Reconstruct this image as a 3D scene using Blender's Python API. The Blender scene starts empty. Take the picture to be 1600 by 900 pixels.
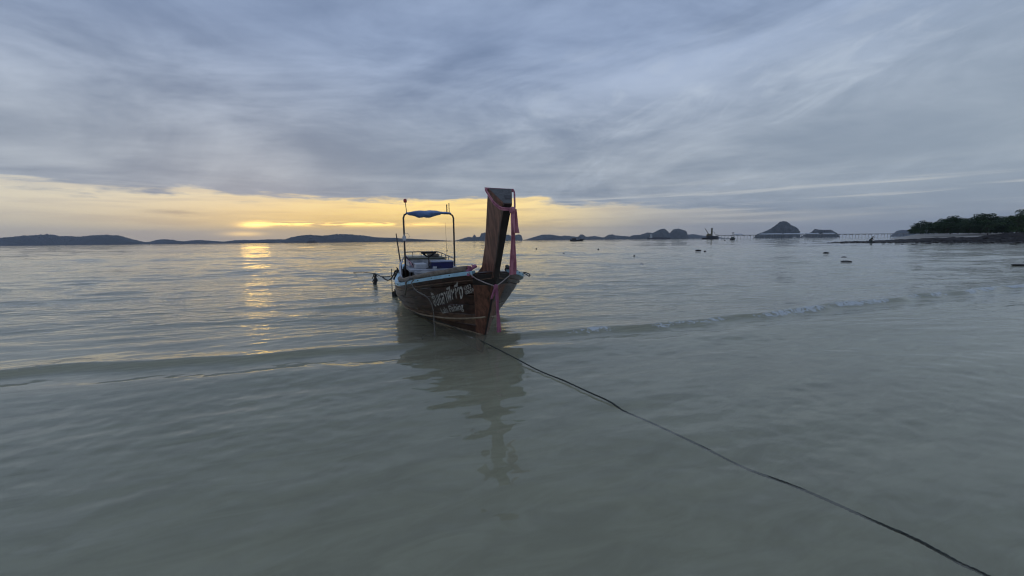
import bpy, bmesh, math, random
import numpy as np
from mathutils import Vector, Matrix

random.seed(7)
S = bpy.context.scene
COL = S.collection

# ------------------------------------------------------------------ camera
CAM_H = 1.6
PITCH = math.atan((450 - 375.6) / 625.0)
ROLL = 0.0105
cam_data = bpy.data.cameras.new('camera')
cam = bpy.data.objects.new('camera', cam_data)
COL.objects.link(cam)
cam_data.sensor_width = 36.0
cam_data.lens = 36.0 * 625.0 / 1600.0
cam_data.clip_start = 0.05
cam_data.clip_end = 60000.0
_f = Vector((0, math.cos(PITCH), -math.sin(PITCH)))
_r0 = Vector((1, 0, 0))
_u0 = _r0.cross(_f)
_r = _r0 * math.cos(ROLL) - _u0 * math.sin(ROLL)
_u = _r0 * math.sin(ROLL) + _u0 * math.cos(ROLL)
cam.matrix_world = Matrix(((_r.x, _u.x, -_f.x, 0), (_r.y, _u.y, -_f.y, 0), (_r.z, _u.z, -_f.z, CAM_H), (0, 0, 0, 1)))
S.camera = cam

# ------------------------------------------------------------------ node maths helper
class X:
    """a socket with operators: builds Math nodes in a tree"""
    def __init__(self, nt, s): self.nt, self.s = nt, s
    def _m(self, op, *o):
        n = self.nt.nodes.new('ShaderNodeMath'); n.operation = op
        for i, v in enumerate((self,) + o):
            if isinstance(v, X): self.nt.links.new(v.s, n.inputs[i])
            else: n.inputs[i].default_value = v
        return X(self.nt, n.outputs[0])
    def __add__(s, o): return s._m('ADD', o)
    def __radd__(s, o): return s._m('ADD', o)
    def __sub__(s, o): return s._m('SUBTRACT', o)
    def __mul__(s, o): return s._m('MULTIPLY', o)
    def __rmul__(s, o): return s._m('MULTIPLY', o)
    def __truediv__(s, o): return s._m('DIVIDE', o)
    def __neg__(s): return s._m('MULTIPLY', -1.0)
    def exp(s): return s._m('EXPONENT')
    def max(s, v): return s._m('MAXIMUM', v)
    def min(s, v): return s._m('MINIMUM', v)
    def sq(s): return s._m('MULTIPLY', s)
    def asin(s): return s._m('ARCSINE')
    def atan2(s, o): return s._m('ARCTAN2', o)
    def gauss(s, c, w): return (-(((s - c) / w).sq())).exp()
    def step(s, a, b):
        n = s.nt.nodes.new('ShaderNodeMapRange'); n.interpolation_type = 'SMOOTHSTEP'
        inv = a > b
        lo, hi = (b, a) if inv else (a, b)
        s.nt.links.new(s.s, n.inputs[0])
        n.inputs[1].default_value = lo; n.inputs[2].default_value = hi
        n.inputs[3].default_value = 1.0 if inv else 0.0
        n.inputs[4].default_value = 0.0 if inv else 1.0
        return X(s.nt, n.outputs[0])

def vec(nt, x, y, z):
    n = nt.nodes.new('ShaderNodeCombineXYZ')
    for i, v in enumerate((x, y, z)):
        if isinstance(v, X): nt.links.new(v.s, n.inputs[i])
        else: n.inputs[i].default_value = v
    return n.outputs[0]

def noise(nt, v, scale, detail=5, rough=0.5, dist=0.0):
    n = nt.nodes.new('ShaderNodeTexNoise')
    n.inputs['Scale'].default_value = scale; n.inputs['Detail'].default_value = detail
    n.inputs['Roughness'].default_value = rough; n.inputs['Distortion'].default_value = dist
    if v is not None: nt.links.new(v, n.inputs['Vector'])
    return X(nt, n.outputs[0])

def mixc(nt, fac, a, b, mode='MIX'):
    n = nt.nodes.new('ShaderNodeMix'); n.data_type = 'RGBA'; n.blend_type = mode
    n.clamp_factor = True
    for v, i in ((fac, 0), (a, 6), (b, 7)):
        if isinstance(v, X): nt.links.new(v.s, n.inputs[i])
        elif isinstance(v, (int, float)): n.inputs[i].default_value = v
        elif isinstance(v, tuple): n.inputs[i].default_value = (v[0], v[1], v[2], 1)
        else: nt.links.new(v, n.inputs[i])
    return n.outputs[2]

def lin(r, g, b):
    f = lambda c: (c / 255 / 12.92) if c / 255 <= 0.04045 else ((c / 255 + 0.055) / 1.055) ** 2.4
    return (f(r), f(g), f(b))

# ------------------------------------------------------------------ sky
SUN_AZ, SUN_EL = -32.5, 2.2            # degrees: to the left of straight ahead, just over the hills
w = bpy.data.worlds.new('World'); S.world = w; w.use_nodes = True
nt = w.node_tree; nt.nodes.clear()
out = nt.nodes.new('ShaderNodeOutputWorld')
sky = nt.nodes.new('ShaderNodeTexSky'); sky.sky_type = 'NISHITA'; sky.sun_disc = False
sky.sun_elevation = math.radians(SUN_EL); sky.sun_rotation = math.radians(SUN_AZ)
sky.dust_density = 2.0
bg_sky = nt.nodes.new('ShaderNodeBackground'); bg_sky.inputs[1].default_value = 0.07
nt.links.new(sky.outputs[0], bg_sky.inputs[0])
tc = nt.nodes.new('ShaderNodeTexCoord')
sep = nt.nodes.new('ShaderNodeSeparateXYZ'); nt.links.new(tc.outputs['Generated'], sep.inputs[0])
dx, dy, dz = (X(nt, sep.outputs[i]) for i in range(3))
DEG = 57.29578
el = dz.min(1.0).max(-1.0).asin() * DEG
az = dx.atan2(dy) * DEG
zz = dz.max(0.0) + 0.075
px_, py_ = dx / zz, dy / zz
# layered deck, seen in perspective
n_big = noise(nt, vec(nt, px_ * 0.62 + py_ * 0.28, py_ * 0.8 - px_ * 0.22, 3.1), 0.62, 4, 0.5, 0.5)
n_mid = noise(nt, vec(nt, px_ * 0.8 + py_ * 0.6, py_ * 1.25 - px_ * 0.5, 7.7), 1.25, 6, 0.55, 0.7)
n_fine = noise(nt, vec(nt, px_ * 0.8 + py_ * 0.5, py_ * 1.5 - px_ * 0.4, 1.7), 4.2, 5, 0.55, 0.4)
n_cell = noise(nt, vec(nt, az * 0.040 + el * 0.03, el * 0.125 - az * 0.022, 6.2), 1.0, 7, 0.58, 0.7)   # mottled underside
n_lo = noise(nt, vec(nt, az * 0.055, el * 0.42, 2.0), 1.0, 6, 0.55, 0.5)         # long streaks low down
n_rag = noise(nt, vec(nt, az * 0.30, el * 1.6, 3.0), 1.0, 6, 0.6, 0.5)
n_lo2 = noise(nt, vec(nt, az * 0.11, el * 1.3, 9.0), 1.0, 5, 0.55, 0.4)
lowc = el.step(34.0, 12.0)
shade = (n_big - 0.5) * 1.1 + (n_mid - 0.5) * (-(lowc * 0.85) + 1.15) + (n_cell - 0.5) * (lowc * 1.5 + 0.4) + (n_fine - 0.5) * 0.30
lowf = el.step(16.0, 3.0)
shade = shade * (-(lowf * 0.55) + 1.0) + (n_lo - 0.5) * lowf * 1.3
tone = shade.step(-0.46, 0.60)
deck_hi = mixc(nt, tone, lin(108, 126, 156), lin(160, 177, 206))
deck_lo = mixc(nt, tone, lin(133, 145, 161), lin(188, 196, 204))
deck = mixc(nt, el.step(26.0, 6.0), deck_hi, deck_lo)
# the right-hand side of the sky away from the glow is cooler
deck = mixc(nt, az.step(12.0, 55.0) * 0.5 * el.step(40.0, 4.0), deck, lin(157, 172, 185))
wisp_n = noise(nt, vec(nt, az * 0.075 + el * 0.05, el * 0.26 - az * 0.085, 4.4), 1.0, 8, 0.62, 1.1)
wisp = wisp_n.step(0.47, 0.74) * n_cell.step(0.34, 0.62) * el.step(3.0, 7.0) * el.step(27.0, 13.0) * az.step(-14.0, 14.0)
deck = mixc(nt, wisp * 0.7, deck, lin(190, 201, 214))
streak_n = noise(nt, vec(nt, az * 0.05, el * 1.5, 12.0), 1.0, 4, 0.55, 0.3)
deck = mixc(nt, streak_n.step(0.52, 0.70) * el.step(8.0, 5.0) * el.step(0.5, 2.0) * 0.7, deck, lin(204, 206, 204))
# ragged lower edge of the deck: below it the lit gap over the horizon
edge = az.step(-20.0, -46.0) * 0.2 + (n_cell - 0.5) * 3.0 + (n_lo - 0.5) * 3.6 + (n_lo2 - 0.5) * 2.0 + 5.9 - (az - 2.0).max(0.0) * 0.07
edge = edge + (n_rag - 0.5) * 1.6
gap = (edge - el).step(-0.25, 0.75) * az.step(52.0, 2.0) * (az + 105.0).step(0.0, 30.0)
near = az.gauss(-8.0, 23.0)
cream = mixc(nt, near, lin(230, 224, 204), tuple(1.35 * c for c in lin(255, 222, 138)))
cream = mixc(nt, az.step(-4.0, 34.0), cream, lin(200, 196, 186))
veil = (n_lo2.step(0.42, 0.66)) * 0.5
cream = mixc(nt, veil, cream, mixc(nt, near, lin(192, 190, 186), lin(226, 196, 142)))
low_haze = el.step(1.9, 0.0) * 0.5
cream = mixc(nt, low_haze, cream, lin(206, 190, 168))
colr = mixc(nt, gap, deck, cream)
colr = mixc(nt, (el - (n_rag - 0.5) * 0.8).gauss(3.35, 0.24) * az.gauss(-39.5, 2.4) * 0.75, colr, lin(140, 146, 158))   # one small dark cloud
# the hidden sun: bright slits in the low cloud
warm = az.gauss(SUN_AZ + 9.0, 20.0) * el.gauss(2.4, 2.4) * gap
colr = mixc(nt, warm * 0.6, colr, tuple(1.3 * c for c in lin(255, 208, 96)))
slit_n = noise(nt, vec(nt, az * 0.22, el * 2.6, 5.0), 1.0, 4, 0.6, 0.8)
slit = (el - (slit_n - 0.5) * 1.1).gauss(2.25, 0.22) * (az + 34.2).step(0.0, 1.6) * az.step(-2.0, -22.0) * slit_n.step(0.40, 0.58)
core = (el - (az - SUN_AZ) * 0.03).gauss(2.15, 0.34) * az.gauss(SUN_AZ + 0.2, 1.5)
core2 = el.gauss(1.1, 0.26) * az.gauss(SUN_AZ - 1.0, 1.8)
add = nt.nodes.new('ShaderNodeMix'); add.data_type = 'RGBA'; add.blend_type = 'ADD'; add.clamp_factor = False
nt.links.new((slit * 2.4 + core * 2.6 + core2 * 1.6).s, add.inputs[0])
nt.links.new(colr, add.inputs[6]); add.inputs[7].default_value = (1.0, 0.60, 0.10, 1)
bg_cl = nt.nodes.new('ShaderNodeBackground'); bg_cl.inputs[1].default_value = 1.0
nt.links.new(add.outputs[2], bg_cl.inputs[0])
mixw = nt.nodes.new('ShaderNodeMixShader')
mixw.inputs[0].default_value = 0.955                    # a tenth of the clear sky shows through the cloud
nt.links.new(bg_sky.outputs[0], mixw.inputs[1]); nt.links.new(bg_cl.outputs[0], mixw.inputs[2])
nt.links.new(mixw.outputs[0], out.inputs[0])

# ------------------------------------------------------------------ sun (veiled, very low)
sd = bpy.data.lights.new('sun', 'SUN'); sun = bpy.data.objects.new('sun', sd); COL.objects.link(sun)
sd.energy = 0.006; sd.angle = math.radians(3.0); sd.color = (1.0, 0.60, 0.10)
_a, _e = math.radians(SUN_AZ), math.radians(SUN_EL)
_to = Vector((math.sin(_a) * math.cos(_e), math.cos(_a) * math.cos(_e), math.sin(_e)))
sun.rotation_euler = _to.to_track_quat('Z', 'Y').to_euler()
sun.location = (-30, 40, 20)

# ------------------------------------------------------------------ exposure / render
S.view_settings.view_transform = 'Standard'; S.view_settings.look = 'None'
S.view_settings.exposure = 0.2; S.view_settings.gamma = 1.0
S.render.engine = 'CYCLES'
S.cycles.use_denoising = True; S.cycles.denoising_prefilter = 'ACCURATE'; S.cycles.filter_width = 1.15
S.cycles.adaptive_threshold = 0.02
S.cycles.max_bounces = 5; S.cycles.diffuse_bounces = 2; S.cycles.glossy_bounces = 3; S.cycles.transparent_max_bounces = 8
S.cycles.volume_bounces = 0
S.cycles.sample_clamp_indirect = 6.0

# ------------------------------------------------------------------ placing helpers
def ray(x, y):
    return _f + _r * ((x - 800) / 625.0) + _u * ((450 - y) / 625.0)
def on_z(x, y, z=0.0):                                # point of the photograph on the level z
    d = ray(x, y); t = (z - CAM_H) / d.z
    return Vector((d.x * t, d.y * t, z))
def at_y(x, y, Y):                                    # point of the photograph at the depth Y
    d = ray(x, y); t = Y / d.y
    return Vector((d.x * t, Y, CAM_H + d.z * t))

# ------------------------------------------------------------------ object helpers
def tag(o, label=None, cat=None, group=None, kind=None):
    if label: o['label'] = label
    if cat: o['category'] = cat
    if group: o['group'] = group
    if kind: o['kind'] = kind
    return o

def empty(name, loc, rz=0.0):
    o = bpy.data.objects.new(name, None); COL.objects.link(o)
    o.location = loc; o.rotation_euler = (0, 0, rz); o.empty_display_size = 0.2
    return o

class MB:
    def __init__(self): self.v, self.f = [], []
    def add(self, vs, fs):
        o = len(self.v); self.v += [tuple(p) for p in vs]; self.f += [tuple(i + o for i in q) for q in fs]
        return self
    def box(self, c, s, M=None, taper=1.0):
        hx, hy, hz = s[0] / 2, s[1] / 2, s[2] / 2
        ps = []
        for z in (-1, 1):
            k = taper if z > 0 else 1.0
            for x, y in ((-1, -1), (1, -1), (1, 1), (-1, 1)):
                q = Vector((x * hx * k, y * hy * k, z * hz))
                if M is not None: q = M @ q
                ps.append(Vector(c) + q)
        return self.add(ps, [(3, 2, 1, 0), (4, 5, 6, 7), (0, 1, 5, 4), (1, 2, 6, 5), (2, 3, 7, 6), (3, 0, 4, 7)])
    def tube(self, pts, r, n=8, cap=True):
        pts = [Vector(p) for p in pts]; N = len(pts)
        rs = r if isinstance(r, (list, tuple)) else [r] * N
        rings = []; prev = None
        for i, p in enumerate(pts):
            t = (pts[min(i + 1, N - 1)] - pts[max(i - 1, 0)])
            t = t.normalized() if t.length > 1e-9 else Vector((0, 0, 1))
            if prev is None:
                a = t.orthogonal().normalized()
            else:
                a = prev - t * prev.dot(t); a = a.normalized() if a.length > 1e-6 else t.orthogonal().normalized()
            prev = a; b = t.cross(a)
            rings.append([p + (a * math.cos(k * 2 * math.pi / n) + b * math.sin(k * 2 * math.pi / n)) * rs[i] for k in range(n)])
        vs = [q for ring in rings for q in ring]; fs = []
        for i in range(N - 1):
            for k in range(n):
                fs.append((i * n + k, i * n + (k + 1) % n, (i + 1) * n + (k + 1) % n, (i + 1) * n + k))
        if cap:
            fs.append(tuple(range(n - 1, -1, -1))); fs.append(tuple((N - 1) * n + k for k in range(n)))
        return self.add(vs, fs)
    def lathe(self, prof, c=(0, 0, 0), n=14, M=None):
        vs, fs = [], []
        for (r, z) in prof:
            for k in range(n):
                q = Vector((r * math.cos(2 * math.pi * k / n), r * math.sin(2 * math.pi * k / n), z))
                if M is not None: q = M @ q
                vs.append(Vector(c) + q)
        for i in range(len(prof) - 1):
            for k in range(n):
                fs.append((i * n + k, i * n + (k + 1) % n, (i + 1) * n + (k + 1) % n, (i + 1) * n + k))
        fs.append(tuple(range(n - 1, -1, -1))); fs.append(tuple((len(prof) - 1) * n + k for k in range(n)))
        return self.add(vs, fs)
    def slab(self, rows, th):
        """rows[i][j] of (point, normal): a sheet with thickness th behind its front face"""
        R, C = len(rows), len(rows[0])
        fr = [Vector(p) for row in rows for p, nn in row]
        bk = [Vector(p) - Vector(nn) * th for row in rows for p, nn in row]
        o = R * C; fs = []
        for i in range(R - 1):
            for j in range(C - 1):
                a, b, c, d = i * C + j, i * C + j + 1, (i + 1) * C + j + 1, (i + 1) * C + j
                fs.append((a, b, c, d)); fs.append((o + d, o + c, o + b, o + a))
        for i in range(R - 1):
            for j in (0, C - 1):
                a, d = i * C + j, (i + 1) * C + j
                fs.append((a, d, o + d, o + a) if j == 0 else (d, a, o + a, o + d))
        for j in range(C - 1):
            for i in (0, R - 1):
                a, b = i * C + j, i * C + j + 1
                fs.append((b, a, o + a, o + b) if i == 0 else (a, b, o + b, o + a))
        return self.add(fr + bk, fs)
    def mesh(self, name, smooth=False):
        me = bpy.data.meshes.new(name); me.from_pydata(self.v, [], self.f)
        bm = bmesh.new(); bm.from_mesh(me); bmesh.ops.recalc_face_normals(bm, faces=bm.faces); bm.to_mesh(me); bm.free()
        if smooth: me.shade_smooth(); me.set_sharp_from_angle(angle=math.radians(40))
        me.update(); return me
    def build(self, name, m, parent=None, smooth=False, bevel=0.0):
        me = self.mesh(name, smooth); me.materials.append(m)
        o = bpy.data.objects.new(name, me); COL.objects.link(o)
        if parent: o.parent = parent
        if bevel:
            b = o.modifiers.new('bevel', 'BEVEL'); b.width = bevel; b.segments = 2; b.limit_method = 'ANGLE'
        return o

def strip(path, width, th=0.006, wave=0.0, ph=0.0, cols=5):
    """a cloth band: path of (point, width direction, width factor)"""
    rows = []; N = len(path)
    for i, (p, wd, k) in enumerate(path):
        p = Vector(p); wd = Vector(wd).normalized()
        t = (Vector(path[min(i + 1, N - 1)][0]) - Vector(path[max(i - 1, 0)][0])).normalized()
        nn = wd.cross(t); nn = nn.normalized() if nn.length > 1e-6 else Vector((0, 0, 1))
        row = []
        for j in range(cols):
            u = j / (cols - 1) - 0.5
            q = p + wd * u * width * k + nn * wave * math.sin(u * 11 + i * 0.55 + ph)
            row.append((q, nn))
        rows.append(row)
    return MB().slab(rows, th)

# ------------------------------------------------------------------ materials
MATS = {}
def mat(name, c1, c2=None, rough=0.6, scale=6.0, metal=0.0, bump=0.0, stretch=(1, 1, 1), spec=0.5, detail=5, lo=0.35, hi=0.65, bscale=None):
    m = bpy.data.materials.new(name); m.use_nodes = True; t = m.node_tree
    b = t.nodes['Principled BSDF']
    b.inputs['Roughness'].default_value = rough; b.inputs['Metallic'].default_value = metal
    b.inputs['Specular IOR Level'].default_value = spec
    c2 = c2 or tuple(v * 0.7 for v in c1)
    co = t.nodes.new('ShaderNodeTexCoord'); mp = t.nodes.new('ShaderNodeMapping'); mp.inputs['Scale'].default_value = stretch
    t.links.new(co.outputs['Object'], mp.inputs[0])
    n = noise(t, mp.outputs[0], scale, detail, 0.6, 0.3)
    col = mixc(t, n.step(lo, hi), c1, c2)
    t.links.new(col, b.inputs['Base Color'])
    rr = n * 0.25 + (rough - 0.12); t.links.new(rr.s, b.inputs['Roughness'])
    if bump:
        bp = t.nodes.new('ShaderNodeBump'); bp.inputs['Strength'].default_value = 1.0; bp.inputs['Distance'].default_value = bump
        n2 = noise(t, mp.outputs[0], bscale or scale * 3, 4, 0.6)
        t.links.new(n2.s, bp.inputs['Height']); t.links.new(bp.outputs[0], b.inputs['Normal'])
    MATS[name] = m; return m

M_hull = mat('varnished_dark_wood', (0.070, 0.030, 0.020), (0.026, 0.011, 0.008), 0.36, 3.0, bump=0.004, stretch=(0.5, 4, 4), bscale=14)
M_hull_worn = mat('worn_brown_wood', (0.17, 0.095, 0.055), (0.075, 0.040, 0.026), 0.5, 5.0, bump=0.004, stretch=(0.6, 3, 3))
M_stem = mat('stem_brown_wood', (0.22, 0.092, 0.056), (0.09, 0.036, 0.024), 0.42, 3.5, bump=0.003, stretch=(5, 5, 0.7), bscale=12)
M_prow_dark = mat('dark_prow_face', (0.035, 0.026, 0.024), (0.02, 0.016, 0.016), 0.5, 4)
M_end = mat('grey_end_grain', (0.10, 0.095, 0.09), (0.06, 0.055, 0.052), 0.6, 30, bump=0.003)
M_tan = mat('bare_tan_timber', (0.34, 0.26, 0.17), (0.20, 0.14, 0.09), 0.65, 7, bump=0.004, stretch=(0.8, 4, 4))
M_log = mat('grey_brown_log', (0.20, 0.155, 0.11), (0.12, 0.09, 0.065), 0.7, 6, bump=0.005, stretch=(0.6, 4, 4))
M_blue = mat('pale_blue_paint', (0.40, 0.62, 0.72), (0.30, 0.50, 0.60), 0.45, 9, bump=0.001)
M_white = mat('weathered_white_paint', (0.52, 0.53, 0.55), (0.36, 0.37, 0.40), 0.5, 5, bump=0.001)
M_grey = mat('grey_deck_paint', (0.36, 0.37, 0.40), (0.24, 0.25, 0.28), 0.55, 6, bump=0.001)
M_olive = mat('olive_trim', (0.07, 0.075, 0.04), (0.04, 0.045, 0.03), 0.6, 8)
M_glassy = mat('dim_blue_panel', (0.10, 0.16, 0.22), (0.06, 0.09, 0.13), 0.25, 3)
M_black = mat('black_plastic', (0.012, 0.012, 0.014), (0.02, 0.02, 0.022), 0.5, 8)
M_rail = mat('dull_steel', (0.22, 0.21, 0.20), (0.12, 0.10, 0.09), 0.4, 10, metal=0.6)
M_rust = mat('dark_painted_pipe', (0.06, 0.045, 0.04), (0.03, 0.025, 0.025), 0.5, 12)
M_tarp = mat('blue_tarpaulin', (0.17, 0.27, 0.50), (0.11, 0.18, 0.38), 0.5, 6, bump=0.006, bscale=9)
M_navy = mat('navy_plastic', (0.012, 0.014, 0.09), (0.008, 0.01, 0.06), 0.4, 4)
M_lid = mat('pale_lid_plastic', (0.30, 0.33, 0.45), (0.24, 0.26, 0.36), 0.45, 4)
M_red = mat('red_lamp_plastic', (0.42, 0.03, 0.03), (0.30, 0.02, 0.02), 0.3, 6)
M_pink = mat('pink_cloth', (0.50, 0.20, 0.24), (0.30, 0.10, 0.14), 0.8, 8, bump=0.004)
M_pink2 = mat('faded_pink_cloth', (0.40, 0.15, 0.22), (0.27, 0.09, 0.15), 0.85, 8, bump=0.004)
M_cord = mat('pale_cord', (0.42, 0.36, 0.34), (0.28, 0.22, 0.22), 0.8, 40)
M_rope = mat('dark_wet_rope', (0.060, 0.064, 0.050), (0.028, 0.030, 0.024), 0.7, 60, bump=0.006, bscale=90)
M_rope2 = mat('grey_rope', (0.20, 0.18, 0.15), (0.10, 0.09, 0.08), 0.8, 60, bump=0.004)
M_weed = mat('black_weed', (0.018, 0.014, 0.012), (0.010, 0.009, 0.008), 0.7, 30, bump=0.02)
M_letter = mat('white_letter_paint', (0.60, 0.58, 0.54), (0.30, 0.27, 0.24), 0.6, 22)
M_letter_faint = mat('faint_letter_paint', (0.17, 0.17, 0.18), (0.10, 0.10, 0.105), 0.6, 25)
M_hill = mat('hill_forest', (0.035, 0.045, 0.035), (0.06, 0.062, 0.055), 0.9, 0.02, spec=0.1)
M_karst = mat('karst_rock', (0.045, 0.055, 0.045), (0.10, 0.098, 0.09), 0.9, 0.03, spec=0.1)
M_reef = mat('black_reef_rock', (0.022, 0.019, 0.018), (0.045, 0.038, 0.034), 0.8, 1.2, bump=0.08, bscale=3)
M_rock = mat('wet_dark_rock', (0.025, 0.023, 0.022), (0.05, 0.045, 0.04), 0.6, 3, bump=0.03)
M_beach = mat('beach_sand', (0.46, 0.42, 0.36), (0.38, 0.35, 0.30), 0.9, 0.3, bump=0.02)
M_trunk = mat('tree_bark', (0.06, 0.05, 0.04), (0.03, 0.026, 0.022), 0.9, 2)
M_leaf = mat('dark_leaves', (0.040, 0.075, 0.034), (0.025, 0.045, 0.025), 0.7, 0.5, spec=0.2)
M_leaf2 = mat('green_leaves', (0.060, 0.095, 0.042), (0.034, 0.060, 0.030), 0.7, 0.5, spec=0.2)
M_ship = mat('ship_dark_hull', (0.03, 0.03, 0.04), (0.02, 0.02, 0.025), 0.6, 0.3)
M_shipw = mat('ship_pale_paint', (0.50, 0.50, 0.50), (0.38, 0.38, 0.38), 0.6, 0.3)
M_concrete = mat('pier_concrete', (0.32, 0.32, 0.32), (0.24, 0.24, 0.24), 0.8, 0.2)
M_roof = mat('pier_roof_sheet', (0.55, 0.57, 0.60), (0.45, 0.47, 0.50), 0.6, 0.2)
M_crane = mat('crane_ochre', (0.13, 0.11, 0.06), (0.08, 0.07, 0.045), 0.6, 0.5)
M_skin = mat('skin', (0.28, 0.17, 0.12), (0.24, 0.14, 0.10), 0.6, 10)
M_cloth_g = mat('grey_green_clothes', (0.075, 0.095, 0.085), (0.05, 0.065, 0.06), 0.9, 6)
M_cloth_d = mat('dark_clothes', (0.02, 0.02, 0.025), (0.03, 0.028, 0.03), 0.9, 6)

# striped cloth for the flag
m = bpy.data.materials.new('striped_flag_cloth'); m.use_nodes = True; t = m.node_tree
wv = t.nodes.new('ShaderNodeTexWave'); wv.inputs['Scale'].default_value = 4.0; wv.inputs['Distortion'].default_value = 1.5
co = t.nodes.new('ShaderNodeTexCoord'); t.links.new(co.outputs['Object'], wv.inputs[0])
cc = mixc(t, X(t, wv.outputs[1]).step(0.35, 0.6), (0.50, 0.30, 0.32), (0.05, 0.03, 0.06))
t.links.new(cc, t.nodes['Principled BSDF'].inputs['Base Color']); t.nodes['Principled BSDF'].inputs['Roughness'].default_value = 0.9
M_flag = m

# sand under the water
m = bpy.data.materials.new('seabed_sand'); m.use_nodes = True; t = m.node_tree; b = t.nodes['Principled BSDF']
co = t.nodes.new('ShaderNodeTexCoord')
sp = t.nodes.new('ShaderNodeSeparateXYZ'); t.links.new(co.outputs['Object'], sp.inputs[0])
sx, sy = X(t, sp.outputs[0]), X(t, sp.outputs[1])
n1 = noise(t, vec(t, sx * 0.8 + sy * 0.3, sy * 2.2 - sx * 0.9, 0.0), 1.5, 6, 0.6, 0.8)  # sand ripple mottling, with caustic-like light streaks painted into the colour
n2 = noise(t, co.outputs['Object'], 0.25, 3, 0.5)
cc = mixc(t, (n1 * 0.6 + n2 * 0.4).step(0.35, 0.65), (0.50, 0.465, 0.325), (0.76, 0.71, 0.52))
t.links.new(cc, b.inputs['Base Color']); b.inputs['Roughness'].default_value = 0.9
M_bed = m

# water: mirror by Fresnel over a slightly green clear body
m = bpy.data.materials.new('sea_water'); m.use_nodes = True; t = m.node_tree; t.nodes.clear()
o_ = t.nodes.new('ShaderNodeOutputMaterial')
co = t.nodes.new('ShaderNodeTexCoord')
sp = t.nodes.new('ShaderNodeSeparateXYZ'); t.links.new(co.outputs['Object'], sp.inputs[0])
sx, sy = X(t, sp.outputs[0]), X(t, sp.outputs[1])
ca, sa = math.cos(0.20), math.sin(0.20)
al, ac = sx * ca + sy * sa, sy * ca - sx * sa           # along and across the crests
r1 = noise(t, vec(t, al * 0.35, ac, 0.0), 5.0, 3, 0.5, 0.4)
r0 = noise(t, vec(t, al * 0.4, ac, 1.0), 19.0, 2, 0.5, 0.3)
r2 = noise(t, vec(t, al * 0.25, ac, 4.0), 1.1, 3, 0.5, 0.5)
r3 = noise(t, vec(t, al * 0.12, ac, 8.0), 0.16, 3, 0.5, 0.4)
patch = noise(t, vec(t, al * 0.10, ac * 0.35, 2.0), 0.22, 2, 0.5)      # calmer and ruffled areas
far = sy.step(5.0, 9.0)
hgt = r0 * (far * 0.0028 + 0.0004) * (patch.step(0.35, 0.65) + 0.4) + r1 * (far * 0.020 + 0.003) * (patch.step(0.35, 0.65) + 0.35) + r2 * (far * 0.05 + 0.016) + r3 * sy.step(20.0, 80.0) * 0.16
bp = t.nodes.new('ShaderNodeBump'); bp.inputs['Strength'].default_value = 1.0; bp.inputs['Distance'].default_value = 1.0
t.links.new(hgt.s, bp.inputs['Height'])
fr = t.nodes.new('ShaderNodeFresnel'); fr.inputs[0].default_value = 1.333; t.links.new(bp.outputs[0], fr.inputs[1])
gl = t.nodes.new('ShaderNodeBsdfGlossy'); gl.inputs['Roughness'].default_value = 0.004; gl.inputs[0].default_value = (0.96, 0.97, 0.98, 1)
t.links.new(bp.outputs[0], gl.inputs['Normal'])
tr = t.nodes.new('ShaderNodeBsdfTransparent'); tr.inputs[0].default_value = (0.88, 0.89, 0.83, 1)
df = t.nodes.new('ShaderNodeBsdfDiffuse'); df.inputs[0].default_value = (0.48, 0.44, 0.31, 1)
mb = t.nodes.new('ShaderNodeMixShader'); mb.inputs[0].default_value = 0.30
t.links.new(tr.outputs[0], mb.inputs[1]); t.links.new(df.outputs[0], mb.inputs[2])
mx = t.nodes.new('ShaderNodeMixShader'); t.links.new(fr.outputs[0], mx.inputs[0])
t.links.new(mb.outputs[0], mx.inputs[1]); t.links.new(gl.outputs[0], mx.inputs[2])
at = t.nodes.new('ShaderNodeAttribute'); at.attribute_name = 'foam'
fn = noise(t, co.outputs['Object'], 34.0, 4, 0.7) * 0.5 + noise(t, co.outputs['Object'], 9.0, 3, 0.6) * 0.5
fo = X(t, at.outputs['Fac'])
ffac = (fo * 0.70 + (fn - 0.5) * 3.4 - 0.37).step(-0.04, 0.22) * fo.step(0.05, 0.3) * 0.8
fd = t.nodes.new('ShaderNodeBsdfDiffuse'); fd.inputs[0].default_value = (0.62, 0.64, 0.64, 1)
mf = t.nodes.new('ShaderNodeMixShader'); t.links.new(ffac.s, mf.inputs[0])
t.links.new(mx.outputs[0], mf.inputs[1]); t.links.new(fd.outputs[0], mf.inputs[2])
t.links.new(mf.outputs[0], o_.inputs[0])
M_water = m

# ================================================================== THE SETTING
rng = np.random.default_rng(11)
CREST_X = np.array([-60, -20, -6.33, -5.07, -3.59, -1.74, -0.47, 1.1, 3.64, 6.24, 9.6, 15.95, 40, 90])
CREST_Y = np.array([-14, 0.6, 4.78, 5.12, 5.44, 5.90, 6.45, 6.78, 7.46, 8.54, 9.88, 12.36, 22, 42.0])
def crest_y(x): return np.interp(x, CREST_X, CREST_Y) + 0.06 * np.sin(x * 1.9) + 0.04 * np.sin(x * 4.3 + 1)

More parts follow.
